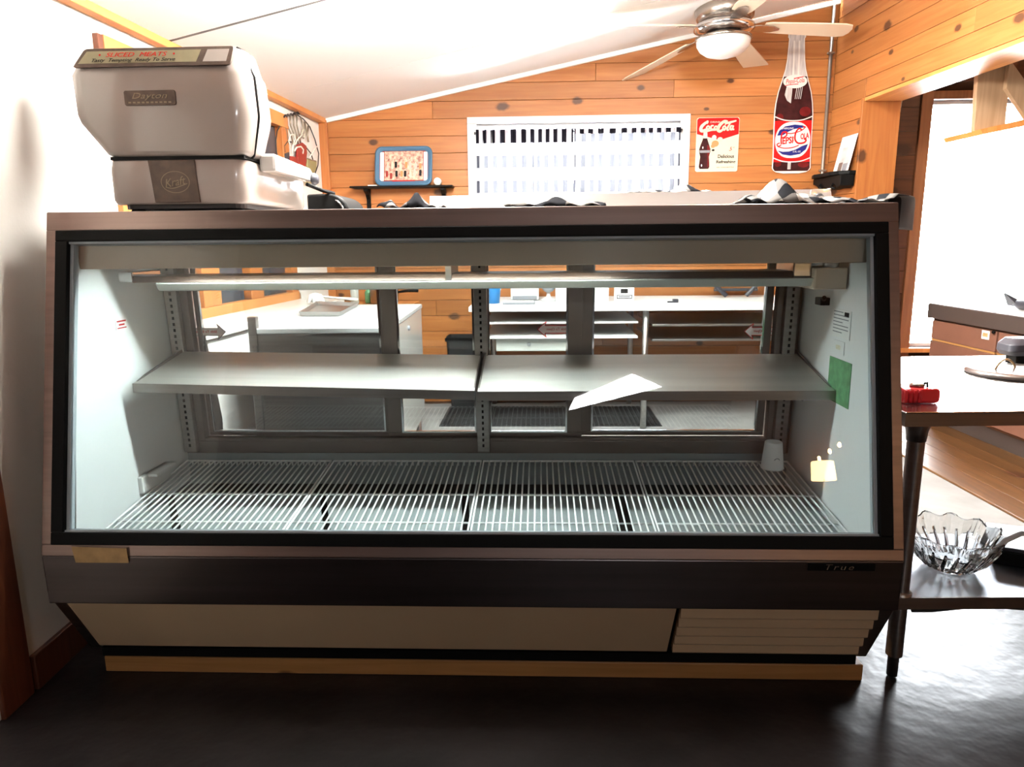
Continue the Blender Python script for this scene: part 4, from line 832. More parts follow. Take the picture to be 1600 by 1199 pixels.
# lid with ring handle
c0 = WF.hit(1590, 579, TT + .01, 'z'); lr = c0[0] - WF.hit(1517, 579, TT + .01, 'z')[0]
ld = thing('pot_lid', 'flat round steel pot lid with arched brass handle on the steel table', 'lid', WF, (c0[0], c0[1], TT))
MB().lathe([(lr, TT + .001), (lr + .002, TT + .005), (lr * .97, TT + .012), (lr * .8, TT + .015), (lr * .3, TT + .022), (.001, TT + .023)], 40, (c0[0], c0[1], 0)).build('lid_disc', 'steel_dark', ld, smooth=True)
hl, hr_ = WF.hit(1548, 572, c0[1]), WF.hit(1579, 580, c0[1])
MB().tube([(hl[0] + (hr_[0] - hl[0]) * t, c0[1] - .02, TT + .014 + .032 * math.sin(PI * t) ** .6) for t in np.linspace(0, 1, 12)], .003, 8).build('arched_handle', mat('pale_brass', (.62, .46, .26), .3, .7), ld, smooth=True)
sp = thing('desk_device', 'dark rounded device standing on the steel table over the pot lid', 'device', WF, (c0[0] + .09, c0[1] + .06, TT))
q = WF.hit(1588, 552, c0[1] + .10); MB().loft([[(x, y, z) for x, y in rrect(q[0] - s_, q[0] + .16, c0[1] + .12 - s_, c0[1] + .20, .02, 4)] for s_, z in ((-.01, TT + .03), (0.004, TT + .045), (.002, TT + .065), (-.02, TT + .082))]).build('shell', 'bag', sp, smooth=True, bevel=.003)
MB().box(q[0] + .03, q[0] + .14, c0[1] + .14, c0[1] + .19, TT + .0008, TT + .032).build('stand', 'black', sp, bevel=.003)
# crystal bowl on the lower shelf with a white spoon
bcx = WF.hit(1505, 905, SZ + .003, 'z'); bx_, by_ = bcx[0] + .008, bcx[1] + .075
bw = thing('crystal_bowl', 'large cut crystal bowl with scalloped rim on the lower shelf of the steel table', 'bowl', WF, (bx_, by_, SZ))
def crys(prof, inner):
    out = []; n = 72
    for r, z, fl_ in prof:
        out.append([(bx_ + (r * (1 + fl_ * math.cos(12 * a_))) * math.cos(a_), by_ + (r * (1 + fl_ * math.cos(12 * a_))) * math.sin(a_), SZ + z + fl_ * .10 * math.cos(12 * a_)) for a_ in [2 * PI * k / n for k in range(n)]])
    return out
MB().loft(crys([(.048, .0015, 0), (.052, .006, .01), (.075, .022, .05), (.098, .055, .06), (.112, .085, .06), (.118, .098, .06), (.120, .104, .05), (.116, .103, .05), (.108, .085, .03), (.094, .056, .02), (.070, .026, .01), (.040, .012, 0), (.001, .011, 0)], 0)).build('bowl_body', 'crystal', bw, smooth=False)
rb = MB()
for k in range(24):
    a_ = 2 * PI * k / 24; rb.tube([(bx_ + r * math.cos(a_ + s_), by_ + r * math.sin(a_ + s_), SZ + z) for r, z, s_ in ((.060, .010, 0), (.086, .034, .06), (.108, .07, .13))], [.004, .005, .003], 5)
rb.build('cut_ribs', 'crystal', bw, kind='stuff')
spn = thing('white_ladle', 'white curved ladle resting on the rim of the crystal bowl', 'ladle', WF, (bx_ + .12, by_ - .03, SZ + .1))
MB().tube([(bx_ + .055, by_ - .07, SZ + .060), (bx_ + .085, by_ - .075, SZ + .105), (bx_ + .12, by_ - .078, SZ + .125), (bx_ + .16, by_ - .08, SZ + .125), (bx_ + .21, by_ - .08, SZ + .095)], [.006, .0065, .0065, .006, .006], 10).build('handle', 'paper', spn, smooth=True)
MB().lathe([(.001, SZ + .03), (.016, SZ + .035), (.022, SZ + .05), (.020, SZ + .05), (.001, SZ + .037)], 18, (bx_ + .045, by_ - .055, 0)).build('spoon_cup', 'paper', spn, smooth=True)
b0 = WF.hit(1574, 898, SZ, 'z'); bb = thing('black_box', 'low black box at the far end of the lower steel shelf past the bowl', 'box', WF, (b0[0] + .15, b0[1] + .1, SZ))
MB().xy([(b0[0], b0[1] + .06), (b0[0] + .3, b0[1] - .09), (b0[0] + .38, b0[1] + .1), (b0[0] + .08, b0[1] + .22)], SZ + .0008, SZ + .042).build('box_body', 'black', bb, bevel=.004)
MB().xy([(b0[0] - .002, b0[1] + .06), (b0[0] + .3, b0[1] - .092), (b0[0] + .382, b0[1] + .1), (b0[0] + .08, b0[1] + .222)], SZ + .042, SZ + .052).build('lid', 'bag', bb, bevel=.003)
cab = single(MB().tube([(TX0 + .07, TY0 + .012, SZ - .036), (TX0 + .12, TY0 + .02, SZ - .041), (TX0 + .2, TY0 + .025, SZ - .036), (TX0 + .3, TY0 + .02, SZ - .034), (TX0 + .42, TY0 + .02, SZ - .045), (TX0 + .6, TY0 + .03, SZ - .07)], .0055, 8), 'black_cable', 'rubber', 'black cable slung beneath the lower shelf of the steel table', 'cable', WF, (TX0 + .3, TY0 + .02, SZ - .05), smooth=True)

# counter with brown drawers in the next room
KX, KY0, KY1, KZ = 2.485, .6, 4.2, .70
kt = thing('drawer_counter', 'long brown laminate counter with drawers and dark edge before the bright patio window', 'counter', WF, (2.9, 2.4, 0))
MB().box(KX - .02, KX + .75, KY0, KY1 + .02, KZ - .085, KZ).build('worktop_edge', 'counter_dark', kt, bevel=.004)
MB().box(KX - .015, KX + .745, KY0 + .005, KY1 + .015, KZ, KZ + .004).build('worktop', 'counter_top', kt)
MB().box(KX + .012, KX + .72, KY0 + .01, KY1, .10, KZ - .085).build('cabinet_body', 'brown_wood', kt)
MB().box(KX + .03, KX + .70, KY0 + .02, KY1 - .03, .009, .10).build('plinth', 'counter_dark', kt)
ys = [4.19, 3.61, 3.02, 2.43, 1.84, 1.25, .66]
for i in range(6):
    ya, yb_ = ys[i + 1] + .008, ys[i] - .008
    d_ = MB().box(KX - .006, KX + .012, ya, yb_, .498, KZ - .095).build('drawer', 'brown_paint', kt, bevel=.003)
    MB().box(KX - .009, KX - .006, ya + .05, ya + .11, .555, .600).build('label_holder', 'paper', d_, bevel=.001); MB().box(KX - .0105, KX - .009, ya + .06, ya + .10, .568, .588).build('label_insert', 'tape', d_)
    MB().lathe([(.007, KX - .02), (.009, KX - .016), (.005, KX - .006)], 12, (0, ya + .012, .60), 'x').build('knob', 'black', d_)
    MB().box(KX - .006, KX + .012, ya, yb_, .115, .486).build('door', 'brown_paint', kt, bevel=.003)
    MB().box(KX - .003, KX + .012, ya, yb_, .487, .497).build('rail', 'raw_wood', kt)
MB().lathe([(.006, KX - .016), (.008, KX - .006)], 12, (0, 4.165, .478), 'x').build('hinge_screw', 'chrome', kt)
# slouching dark bag on that counter
bgp = (2.66, 3.72); bgo = thing('dark_bag', 'slouched dark leather bag on the brown drawer counter', 'bag', WF, (bgp[0] + .1, bgp[1], KZ + .004))
MB().loft([[(bgp[0] + .12 + rx_ * math.cos(a_) * (1 + .12 * math.cos(3 * a_)), bgp[1] - .05 + ry_ * math.sin(a_), KZ + .005 + z) for a_ in [2 * PI * k / 20 for k in range(20)]] for rx_, ry_, z in ((.14, .13, 0), (.17, .15, .025), (.15, .12, .055), (.08, .06, .085), (.03, .02, .095))]).build('bag_body', 'bag', bgo, smooth=True)
MB().loft([[(bgp[0] - .01, bgp[1] + .0, KZ + .02), (bgp[0] - .01, bgp[1] + .09, KZ + .02), (bgp[0] + .03, bgp[1] + .06, KZ + .05)], [(bgp[0] - .05, bgp[1] + .06, KZ + .085), (bgp[0] - .05, bgp[1] + .075, KZ + .085), (bgp[0] - .045, bgp[1] + .07, KZ + .09)]]).build('flap', 'bag', bgo)
# hanging timber bracket above it
hgY = 3.75
hg = thing('hanging_shelf', 'timber bracket shelf with diagonal brace hanging in the doorway before the patio window', 'shelf', WF, (2.5, hgY, 2.0))
def hp(x, y): q = WF.hit(x, y, hgY); return q[0], q[2]
a_, b_ = hp(1522, 207), hp(1528, 60); c_ = hp(1574, 190); d_ = hp(1580, 60)
MB().xz([a_, hp(1571, 197), (d_[0], 2.3), (b_[0], 2.3)], hgY, hgY + .03).build('side_board', 'tan_wood', hg, bevel=.002)
e_ = hp(1565, 118); f_ = hp(1585, 100); MB().xz([hp(1566, 140), hp(1572, 95), hp(1625, 170), hp(1625, 205), hp(1605, 198)], hgY - .03, hgY - .002).build('diagonal_brace', 'tan_wood', hg, bevel=.002)
MB().xz([hp(1520, 205), hp(1523, 213), hp(1700, 176), hp(1700, 164)], hgY - .06, hgY + .25).build('shelf_board', 'pine_beam', hg, bevel=.002)
MB().xz([hp(1640, 176), hp(1700, 160), (hp(1700, 160)[0], 2.3), (hp(1640, 176)[0], 2.3)], hgY, hgY + .03).build('side_board', 'tan_wood', hg, bevel=.002)
# blind cord with a tassel in the doorway
cdp = RF.hit(1398, 232, .17); ctp = (cdp[0], .17, 1.85)
cr2 = thing('blind_cord', 'thin white pull cord with white tassel hanging beside the doorway jamb', 'cord', CF, (2.24, 4.77, 1.9))
k0 = CF.hit(1398, 232, YB - .03)
MB().tube([(k0[0] + .02, YB - .03, 1.95), (k0[0], YB - .03, k0[2] + .03)], .002, 6).build('cord', 'paper', cr2)
MB().lathe([(.003, k0[2] + .035), (.008, k0[2] + .02), (.009, k0[2] - .035), (.002, k0[2] - .04)], 10, (k0[0], YB - .03, 0)).build('tassel', 'paper', cr2, smooth=True)
MB().tube([(k0[0] - .002, YB - .03, k0[2] - .04), (k0[0] - .008, YB - .03, k0[2] - .2), (k0[0] + .004, YB - .03, k0[2] - .42)], .0016, 6).build('cord_end', 'paper', cr2)
# ================================================================== ON THE WALLS AND CEILING
# --- curtains on a rod
rodz = CF.hit(900, 206, YB - .03)[2]; cx0, cx1 = CF.hit(741, 206, YB - .03)[0], CF.hit(1066, 203, YB - .03)[0]
rd = thing('curtain_rod', 'thin dark rod carrying the two checked curtains across the white window', 'curtain rod', CF, ((cx0 + cx1) / 2, YB - .035, rodz))
MB().tube([(cx0, YB - .035, rodz), (cx1, YB - .035, rodz + .004)], .0045, 8).build('rod', 'bag', rd, smooth=True)
for x in (cx0 + .004, cx1 - .004): MB().box(x - .005, x + .005, YB - .04, YB - .013, rodz - .007, rodz + .007).build('bracket', 'iron', rd)
xm = CF.hit(896, 230, YB - .03)[0]
def curtain(x0, x1, z1, label, seed, ph):
    rnd = random.Random(seed); n = 150; ks = [rnd.uniform(.6, 1.4) for _ in range(11)]; ck = np.cumsum([0] + ks); ck = ck / ck[-1]
    def uu(u):      # uneven gathering, one check pair per unit
        i = min(10, int(np.searchsorted(ck, u, 'right') - 1)); return i + (u - ck[i]) / (ck[i + 1] - ck[i])
    def fn(u, v):
        k_ = uu(u); gat = .35 + .65 * v
        return (x0 + (x1 - x0) * u + .003 * math.sin(5 * v + 11 * u) * v, YB - .048 - .006 * math.sin(2 * PI * k_ * 1.0 + 1.5 * math.sin(3 * v)) * gat - .0015 * math.sin(2 * PI * k_ * 2.3 + 2 * v) * gat, z1 - (z1 - 1.26) * v)
    o = MB().grid(n, 40, fn, lambda u, v: (uu(u) + ph, v * (z1 - 1.26) / .155 + .02))
    return single(o, 'checked_curtain', 'curtain', label, 'curtain', CF, ((x0 + x1) / 2, YB - .05, 1.26), 'checked window curtains', smooth=True)
def curtain_heading(c, x0, x1, z1, ph, hh):      # the gathered double cloth round the rod
    MB().grid(150, 8, lambda u, v: (x0 + (x1 - x0) * u, YB - .056 - .006 * math.sin(2 * PI * 11 * u + ph) - .004 * math.sin(2 * PI * 23 * u), z1 + .006 - hh * v), lambda u, v: (11 * u + ph + .25 * math.sin(9 * u), .02 + v * .44)).build('heading', 'heading', c, smooth=True)
c_ = curtain(cx0 + .012, xm, rodz + .012, 'sheer black and white checked curtain on the half of the window towards the tray shelf', 5, .1)
c2_ = curtain(xm + .002, cx1 - .012, rodz + .010, 'sheer black and white checked curtain on the half of the window towards the tin signs', 9, .3)

curtain_heading(c_, cx0 + .012, xm, rodz + .012, .1, .085); curtain_heading(c2_, xm + .002, cx1 - .012, rodz + .010, .3, .032)
# --- shelf with tray and white cup
a, b = CF.hit(546, 291, YB - .12), CF.hit(707, 290, YB - .12)
ws = thing('wall_shelf', 'narrow black wall shelf on two brackets left of the curtained window', 'shelf', CF, ((a[0] + b[0]) / 2, YB - .06, a[2]))
sz = a[2]; MB().box(a[0], b[0], YB - .125, YB - .002, sz - .012, sz).build('shelf_board', 'black', ws, bevel=.003)
for pxx in (572, 692):
    x = CF.hit(pxx, 300, YB - .08)[0]; MB().yz([(YB - .002, sz - .013), (YB - .10, sz - .013), (YB - .10, sz - .03), (YB - .05, sz - .05), (YB - .022, sz - .08), (YB - .018, sz - .15), (YB - .002, sz - .16)], x - .013, x + .013).build('bracket', 'black', ws, bevel=.003)
tx0, tx1 = CF.hit(585, 260, YB - .06)[0], CF.hit(675, 260, YB - .06)[0]; tz1 = CF.hit(630, 228, YB - .03)[2]
tr_ = thing('picture_tray', 'blue rimmed metal tray with a pink crowd scene leaning on the black wall shelf', 'tray', CF, ((tx0 + tx1) / 2, YB - .07, sz))
th = tz1 - sz; LY = lambda z: YB - .075 + .065 * (z - sz) / th
def leanbox(x0, x1, z0, z1, r, d0, d1): return MB().loft([[(x, LY(z) + d, z) for x, z in rrect(x0, x1, z0, z1, r, 5)] for d in (d0, d1)])
MB().loft([[(x, LY(z) + d, z) for x, z in rrect(tx0 + s_, tx1 - s_, sz + .002 + s_, tz1 - s_, .045 - s_ * .6, 6)] for s_, d in ((0, -.006), (.006, -.012), (.012, -.010), (.032, .006), (.034, .009), (.002, .003))], cap=False, closed=True).build('tray_rim', 'tray_blue', tr_, smooth=True)
ix0, ix1, iz0, iz1 = tx0 + .033, tx1 - .033, sz + .032, tz1 - .032
im = leanbox(ix0 - .006, ix1 + .006, iz0 - .006, iz1 + .006, .010, .004, .006).build('tray_face', 'jug_red', tr_)
leanbox(ix0 + .028, ix1 - .028, iz0 + .006, iz1, .002, .003, .004).build('printed_scene', 'crowd', im)
for x in (ix0, ix1 - .024): leanbox(x, x + .024, iz0 + .002, iz1 - .004, .003, .003, .004).build('text_column', 'paper', im)
rnd = random.Random(12)
for k_ in range(16):      # blocks of the printed crowd: pale dresses, dark coats, a horse and cart
    x = ix0 + .045 + (ix1 - ix0 - .09) * (k_ % 8) / 7 + rnd.uniform(-.006, .006); z = iz0 + (.045 if k_ < 8 else .095) + rnd.uniform(-.01, .012)
    leanbox(x - .008, x + .008, z - .022, z + .018, .007, .0022, .003).build('printed_figure', ('pink', 'sign_cream', 'jug_red', 'ink', 'orange')[rnd.randrange(5)], im)
    leanbox(x - .004, x + .004, z + .018, z + .026, .0035, .0022, .003).build('printed_head', 'sign_cream', im)
leanbox(ix0 + .08, ix1 - .08, iz0 - .003, iz0 + .004, .001, .003, .004).build('title_strip', 'red_ink', im)
q = CF.hit(684, 283, YB - .06); single(MB().lathe([(.002, YB - .085), (.022, YB - .084), (.0245, YB - .078), (.023, YB - .03), (.014, YB - .022), (.001, YB - .022)], 22, (q[0], 0, sz + .0255), 'y'), 'white_mug', 'white', 'white round mug lying on its side at the end of the black wall shelf', 'mug', CF, (q[0], YB - .06, sz), smooth=True)
q = CF.hit(583, 289, YB - .09); single(MB().box(q[0] - .03, q[0] + .025, YB - .11, YB - .085, sz + .0006, sz + .007), 'folded_note', 'paper', 'small white folded note at the near end of the black wall shelf', 'note', CF, (q[0], YB - .1, sz))

# --- red and cream tin sign
yS = YB - .008
a, b = CF.hit(1089, 184, yS), CF.hit(1152, 268, yS); b2 = CF.hit(1149, 268, yS)
sx0, sx1, sz0, sz1 = a[0], b[0], b[2], a[2]; sw, shh = sx1 - sx0, sz1 - sz0
X = lambda u: sx0 + sw * u
Z = lambda v: sz0 + shh * v
ts = thing('tin_sign', 'small red and cream tin sign with a dark cola bottle beside the window', 'sign', CF, (X(.5), yS, Z(.5)))
MB().xz(rrect(sx0, sx1, sz0, sz1, .014), yS, yS + .004).build('sign_board', 'sign_cream', ts, bevel=.0008)
MB().xz([(X(.012), Z(.70)), (X(.012), Z(.96)), (X(.05), Z(.992)), (X(.95), Z(.992)), (X(.988), Z(.96)), (X(.988), Z(.69)), (X(.62), Z(.60)), (X(.55), Z(.585))], yS - .0006, yS).build('red_field', 'red', ts)
text(ts, 'DRINK', .02, 'sign_cream', (X(.44), yS - .001, Z(.915)), width=sw * .24, height=shh * .03, name='small_lettering')
R_ = lambda pts: [(X(u), Z(v)) for u, v in pts]
wr_ = MB(); lw = sw * .04; y1 = yS - .0006
def st(pts, w_=1.): wr_.ribbon(R_(pts), [lw * w_ * (.45 + 1.0 * math.sin(PI * (.12 + .76 * i / (len(pts) - 1)))) for i in range(len(pts))], y1, 6)
st([(.27, .925), (.20, .90), (.12, .84), (.10, .78), (.14, .755), (.21, .775), (.26, .80)], 1.3); st([(.14, .755), (.24, .750), (.36, .77), (.44, .765)], .7)
st([(.27, .925), (.245, .93), (.235, .905), (.26, .895)], .8)
for cx_, cz in ((.27, .815), (.37, .815), (.45, .81)):
    if cx_ == .37: st([(cx_ + .03, cz + .035), (cx_ - .025, cz + .03), (cx_ - .035, cz - .02), (cx_ + .02, cz - .035), (cx_ + .05, cz - .005)], .8)
    else: st([(cx_, cz + .04), (cx_ - .035, cz), (cx_ - .005, cz - .035), (cx_ + .03, cz), (cx_, cz + .04)], .8)
st([(.49, .845), (.475, .79), (.51, .785)], .8)
st([(.50, .83), (.535, .83)], .8)
st([(.72, .92), (.64, .925), (.54, .86), (.50, .78), (.545, .745), (.62, .78)], 1.3); st([(.60, .925), (.70, .895), (.80, .91), (.92, .935)], .9); st([(.66, .86), (.69, .895), (.66, .91)], .6)
st([(.65, .85), (.615, .81), (.645, .77), (.68, .81), (.65, .85)], .8); st([(.78, .89), (.73, .82), (.72, .77), (.76, .77)], .8)
st([(.84, .84), (.80, .84), (.785, .79), (.82, .775), (.85, .81)], .8); st([(.86, .85), (.84, .785), (.88, .775)], .8)
wr_.build('script_lettering', 'sign_cream', ts)
bot = [(.17, .715), (.25, .715), (.26, .66), (.265, .60), (.31, .50), (.345, .42), (.34, .36), (.315, .28), (.33, .17), (.335, .09), (.31, .055), (.11, .055), (.085, .09), (.095, .17), (.11, .28), (.085, .36), (.08, .42), (.11, .50), (.155, .60), (.16, .66)]
MB().xz(R_(bot), yS - .0010, yS - .0002).build('bottle_print', 'cola', ts)
MB().xz(R_([(.165, .735), (.255, .735), (.262, .62), (.158, .62)]), yS - .0014, yS - .001).build('bottle_neck', 'lens', ts)
MB().xz(R_([(.26, .50), (.315, .48), (.335, .40), (.31, .28), (.325, .12), (.29, .08), (.28, .28)]), yS - .0014, yS - .001).build('bottle_glow', 'cola_red', ts)
MB().xz(R_([(.09, .40), (.335, .40), (.33, .355), (.10, .355)]), yS - .0016, yS - .001).build('bottle_band', 'grey', ts)
for (u, v) in ((.165, .45), (.15, .12)): MB().xz(oval(X(u), Z(v), sw * .014, shh * .022, 12), yS - .0016, yS - .001).build('glint', 'paper', ts)
for (u, v, rx_, rz_, m) in ((.42, .63, .055, .05, 'lens'), (.56, .595, .065, .045, 'pink'), (.45, .52, .085, .06, 'orange'), (.40, .475, .05, .035, 'orange'), (.40, .335, .05, .035, 'pink'), (.41, .40, .035, .02, 'ink')):
    MB().xz(oval(X(u), Z(v), sw * rx_, shh * rz_, 14), yS - .0012, yS - .0004).build('painted_blossom', m, ts)
text(ts, '5', .02, 'red_ink', (X(.82), yS - .001, Z(.42)), height=shh * .07, width=sw * .075, shear=.25)
text(ts, 'c', .02, 'red_ink', (X(.895), yS - .001, Z(.445)), height=shh * .022, width=sw * .03)
text(ts, 'Delicious', .02, 'ink', (X(.715), yS - .001, Z(.285)), width=sw * .38, height=shh * .066, bold=.0004)
text(ts, 'Refreshing', .02, 'ink', (X(.72), yS - .001, Z(.175)), width=sw * .45, height=shh * .075, bold=.0004)
text(ts, 'ICE  COLD BOTTLE', .02, 'red_ink', (X(.71), yS - .001, Z(.08)), width=sw * .40, height=shh * .02)

# --- big bottle-shaped tin sign
yP = YB - .010
bc = lambda v: CF.hit(1246 - 10 * v, 50 + 219 * v, yP)
zt, zb_ = bc(0)[2], bc(1)[2]; xt, xb_ = bc(0)[0], bc(1)[0]; hP = zt - zb_
PX = lambda u, v: (xt + (xb_ - xt) * (1 - v)) + u
PZ = lambda v: zb_ + hP * v
prof = [(.0, .095), (.012, .112), (.03, .122), (.10, .120), (.30, .121), (.42, .122), (.50, .116), (.58, .104), (.66, .083), (.74, .064), (.80, .056), (.90, .050), (.955, .048), (.965, .054), (1.0, .052)]
def bottle(d, v0=0, v1=1, r=None):
    pr = [(v, w_ - d) for v, w_ in prof if v0 <= v <= v1]
    f_ = lambda v: np.interp(v, [p[0] for p in prof], [p[1] for p in prof]) - d
    pr = [(v0, f_(v0))] + [p for p in pr if v0 < p[0] < v1] + [(v1, f_(v1))]
    R1 = [(PX(w_, v), PZ(v)) for v, w_ in pr]; L1 = [(PX(-w_, v), PZ(v)) for v, w_ in pr][::-1]
    if v0 == 0: mid = [(PX(w_ * .5, -.01), PZ(-.010)) for w_ in (-.1, .1)]; return L1 + mid + R1
    return L1 + R1
ps = thing('bottle_sign', 'tall tin sign cut in the shape of a cola bottle near the back corner', 'sign', CF, (xb_, yP, zb_))
MB().xz(bottle(0), yP, yP + .005).build('sign_board', 'sign_white', ps, bevel=.0008)
y1 = yP - .0005
MB().xz(bottle(.006, .008, .69), y1, yP).build('cola_print', 'cola', ps)
MB().xz(bottle(.006, .69, .992), y1, yP).build('neck_print', 'glass_grey', ps)
for u in (-.02, .012): MB().xz([(PX(u, .72), PZ(.70)), (PX(u + .012, .72), PZ(.70)), (PX(u + .008, .95), PZ(.94)), (PX(u, .95), PZ(.94))], y1 - .0004, y1).build('neck_shine', 'sign_white', ps)
for (u, v, rx_, rz_) in ((.07, .44, .035, .035), (-.085, .40, .022, .028), (.075, .055, .035, .022), (-.085, .06, .02, .02)): MB().xz(oval(PX(u, v), PZ(v), rx_, rz_ * hP, 16), y1 - .0004, y1).build('red_glow', 'cola_red', ps)
MB().xz([(PX(-.05, .6), PZ(.625)), (PX(-.015, .6), PZ(.62)), (PX(-.02, .53), PZ(.50)), (PX(-.045, .53), PZ(.52)), (PX(-.062, .56), PZ(.56))], y1 - .0004, y1).build('glass_shine', 'glass_grey', ps)
MB().xz([(PX(-.02, .3), PZ(.02)), (PX(.0, .3), PZ(.02)), (PX(.0, .3), PZ(.08)), (PX(-.02, .3), PZ(.08))], y1 - .0004, y1).build('glass_shine', 'glass_grey', ps)
for j in range(4): MB().ribbon([(PX(.012 + .011 * j, .55), PZ(.615)), (PX(.004 + .011 * j, .53), PZ(.53))], .004, y1, 4).build('embossed_line', 'glass_grey', ps)
# neck label
v_ = .655; nl_ = MB().xz(oval(PX(0, v_), PZ(v_), .074, .048 * hP, 30), y1 - .001, y1).build('neck_label', 'sign_white', ps)
text(nl_, 'Pepsi-Cola', .02, 'red', (PX(0, v_), y1 - .0015, PZ(v_)), width=.112, height=.036, shear=.15, rot=.07)
nb = MB(); nb.ribbon([(PX(-.062, v_), PZ(.625)), (PX(-.03, v_), PZ(.632)), (PX(.02, v_), PZ(.636))], .004, y1 - .001); nb.ribbon([(PX(-.01, v_), PZ(.675)), (PX(.02, v_), PZ(.682)), (PX(.05, v_), PZ(.688))], .005, y1 - .001); nb.build('swash', 'red', nl_)
# main label
MB().xz(bottle(.006, .075, .375), y1 - .0006, y1).build('red_band', 'red', ps)
for v, s_ in ((.075, -1), (.375, 1)): MB().ribbon([(PX(-.116, v), PZ(v + .03)), (PX(-.06, v), PZ(v + .006)), (PX(0, v), PZ(v)), (PX(.06, v), PZ(v + .006)), (PX(.116, v), PZ(v + .03))], .006, y1 - .0006).build('band_line', 'sign_white', ps)
lv_ = .235; lb = MB().xz([(PX(.110 * np.sign(math.cos(t)) * abs(math.cos(t)) ** .75, lv_), PZ(lv_ + .132 * math.sin(t))) for t in np.linspace(0, 2 * PI, 40, endpoint=False)], y1 - .0012, y1).build('main_label', 'sign_white', ps)
up = [(-.098, .268), (-.085, .305), (-.05, .335), (.01, .347), (.06, .340), (.085, .325), (.05, .322), (.01, .315), (-.03, .295), (-.06, .272)]
lo = [(.098, .205), (.085, .165), (.05, .132), (-.01, .120), (-.06, .130), (-.092, .160), (-.06, .150), (-.02, .152), (.02, .165), (.06, .190)]
for P in (up, lo): MB().xz([(PX(u, v), PZ(v)) for u, v in P], y1 - .0017, y1 - .0012).build('blue_wave', 'sign_blue', lb)
text(lb, 'SPARKLING', .02, 'sign_white', (PX(-.035, .32), y1 - .0022, PZ(.320)), width=.075, height=.012)
text(lb, '12 FL. OZ.', .02, 'sign_white', (PX(.03, .15), y1 - .0022, PZ(.150)), width=.05, height=.010)
t = text(lb, 'EPSI', .02, 'red', (PX(-.030, .235), y1 - .0017, PZ(.233)), width=.070, height=.042, shear=.1, rot=.10, bold=.0006)
text(lb, 'OLA', .02, 'red', (PX(.074, .25), y1 - .0017, PZ(.263)), width=.052, height=.036, shear=.1, rot=.14, bold=.0006)
sb = MB(); Q = lambda pts: [(PX(u, v), PZ(v)) for u, v in pts]
for pts, w_ in (([(-.070, .205), (-.072, .25), (-.066, .287), (-.045, .294), (-.038, .272), (-.055, .255), (-.070, .252)], .009), ([(-.07, .20), (-.088, .19), (-.096, .205), (-.08, .215)], .007), ([(-.09, .188), (-.05, .176), (.0, .18), (.04, .196)], .006),
               ([(.055, .305), (.038, .318), (.018, .29), (.015, .24), (.035, .212), (.07, .214), (.084, .232), (.07, .245)], .010), ([(-.04, .288), (-.015, .282), (.02, .290), (.055, .305), (.075, .328), (.06, .332)], .006), ([(.004, .232), (.006, .232)], .012), ([(.004, .252), (.006, .252)], .012)):
    sb.ribbon(Q(pts), w_, y1 - .0012)
sb.build('script_lettering', 'red', lb)

# --- galvanised conduit in the corner
a, b = CF.hit(1313, 8, YB - .02), CF.hit(1294, 300, YB - .02)
cdt = thing('conduit_pipe', 'grey galvanised conduit pipe running up the back corner beside the bottle sign', 'pipe', CF, (1.99, YB - .02, 1.0))
MB().tube([(1.985, YB - .014, .3), (1.985, YB - .014, 2.48)], .011, 10).build('pipe', 'conduit', cdt, smooth=True)
for z in (.9, 1.5, 2.2): MB().box(1.965, 2.005, YB - .027, YB - .001, z, z + .012).build('strap', 'conduit', cdt, bevel=.002)

# --- black shelf with framed landscape on the right wall
a = RF.hit(1283, 280, -.11); q0, q1 = RF.hit(1303, 276, -.0), RF.hit(1336, 268, 0)
rs = thing('corner_shelf', 'black scalloped corner shelf on the pine wall by the doorway', 'shelf', RF, (.2, -.06, q1[2] + .0))
rz = q1[2] + .004; MB().xy([(.02, 0), (.39, 0), (.39, -.05), (.36, -.10), (.30, -.13), (.20, -.125), (.12, -.14), (.05, -.12), (.02, -.07)], rz - .022, rz).build('shelf_board', 'black', rs, bevel=.004)
rf_ = MB()
MB().xz([(.03, rz - .022), (.385, rz - .022), (.385, rz - .085), (.35, rz - .10), (.32, rz - .075), (.27, rz - .095), (.22, rz - .10), (.18, rz - .075), (.12, rz - .085), (.06, rz - .06), (.03, rz - .055)], -.10, -.015).build('scalloped_apron', 'black', rs, bevel=.004)
for (u, zz) in ((.30, .07), (.14, .06)): MB().tube([(u, -.1, rz - zz), (u + .01, -.115, rz - zz - .02), (u + .03, -.10, rz - zz - .03)], .007, 8).build('peg', 'black', rs, smooth=True)
pA, pB = RF.hit(1314, 214, -.02), RF.hit(1338, 208, -.02)
x0, x1, zt_ = pA[0], pB[0], pB[2]
pf = thing('landscape_picture', 'white mounted landscape print standing on the black corner shelf', 'picture', RF, ((x0 + x1) / 2, -.03, rz))
lx = lambda z: -.055 + .045 * (z - rz) / (zt_ - rz)
def lb_(u0, u1, z0, z1, d): return MB().prism([(u0, lx(z0) + d, z0), (u1, lx(z0) + d, z0), (u1, lx(z1) + d, z1), (u0, lx(z1) + d, z1)], (0, .003, 0))
lb_(x0, x1, rz + .001, zt_, 0).build('mount_board', 'paper', pf, bevel=.001)
wdd = x1 - x0; hgt = zt_ - rz
lb_(x0 + wdd * .28, x1 - wdd * .08, rz + hgt * .02, rz + hgt * .68, -.0015).build('print', 'photo', pf)
lb_(x0 + wdd * .30, x0 + wdd * .55, rz + hgt * .02, rz + hgt * .26, -.0025).build('printed_rock', 'conduit', pf); lb_(x0 + wdd * .6, x1 - wdd * .1, rz + hgt * .02, rz + hgt * .22, -.0025).build('printed_rock', 'grey', pf)

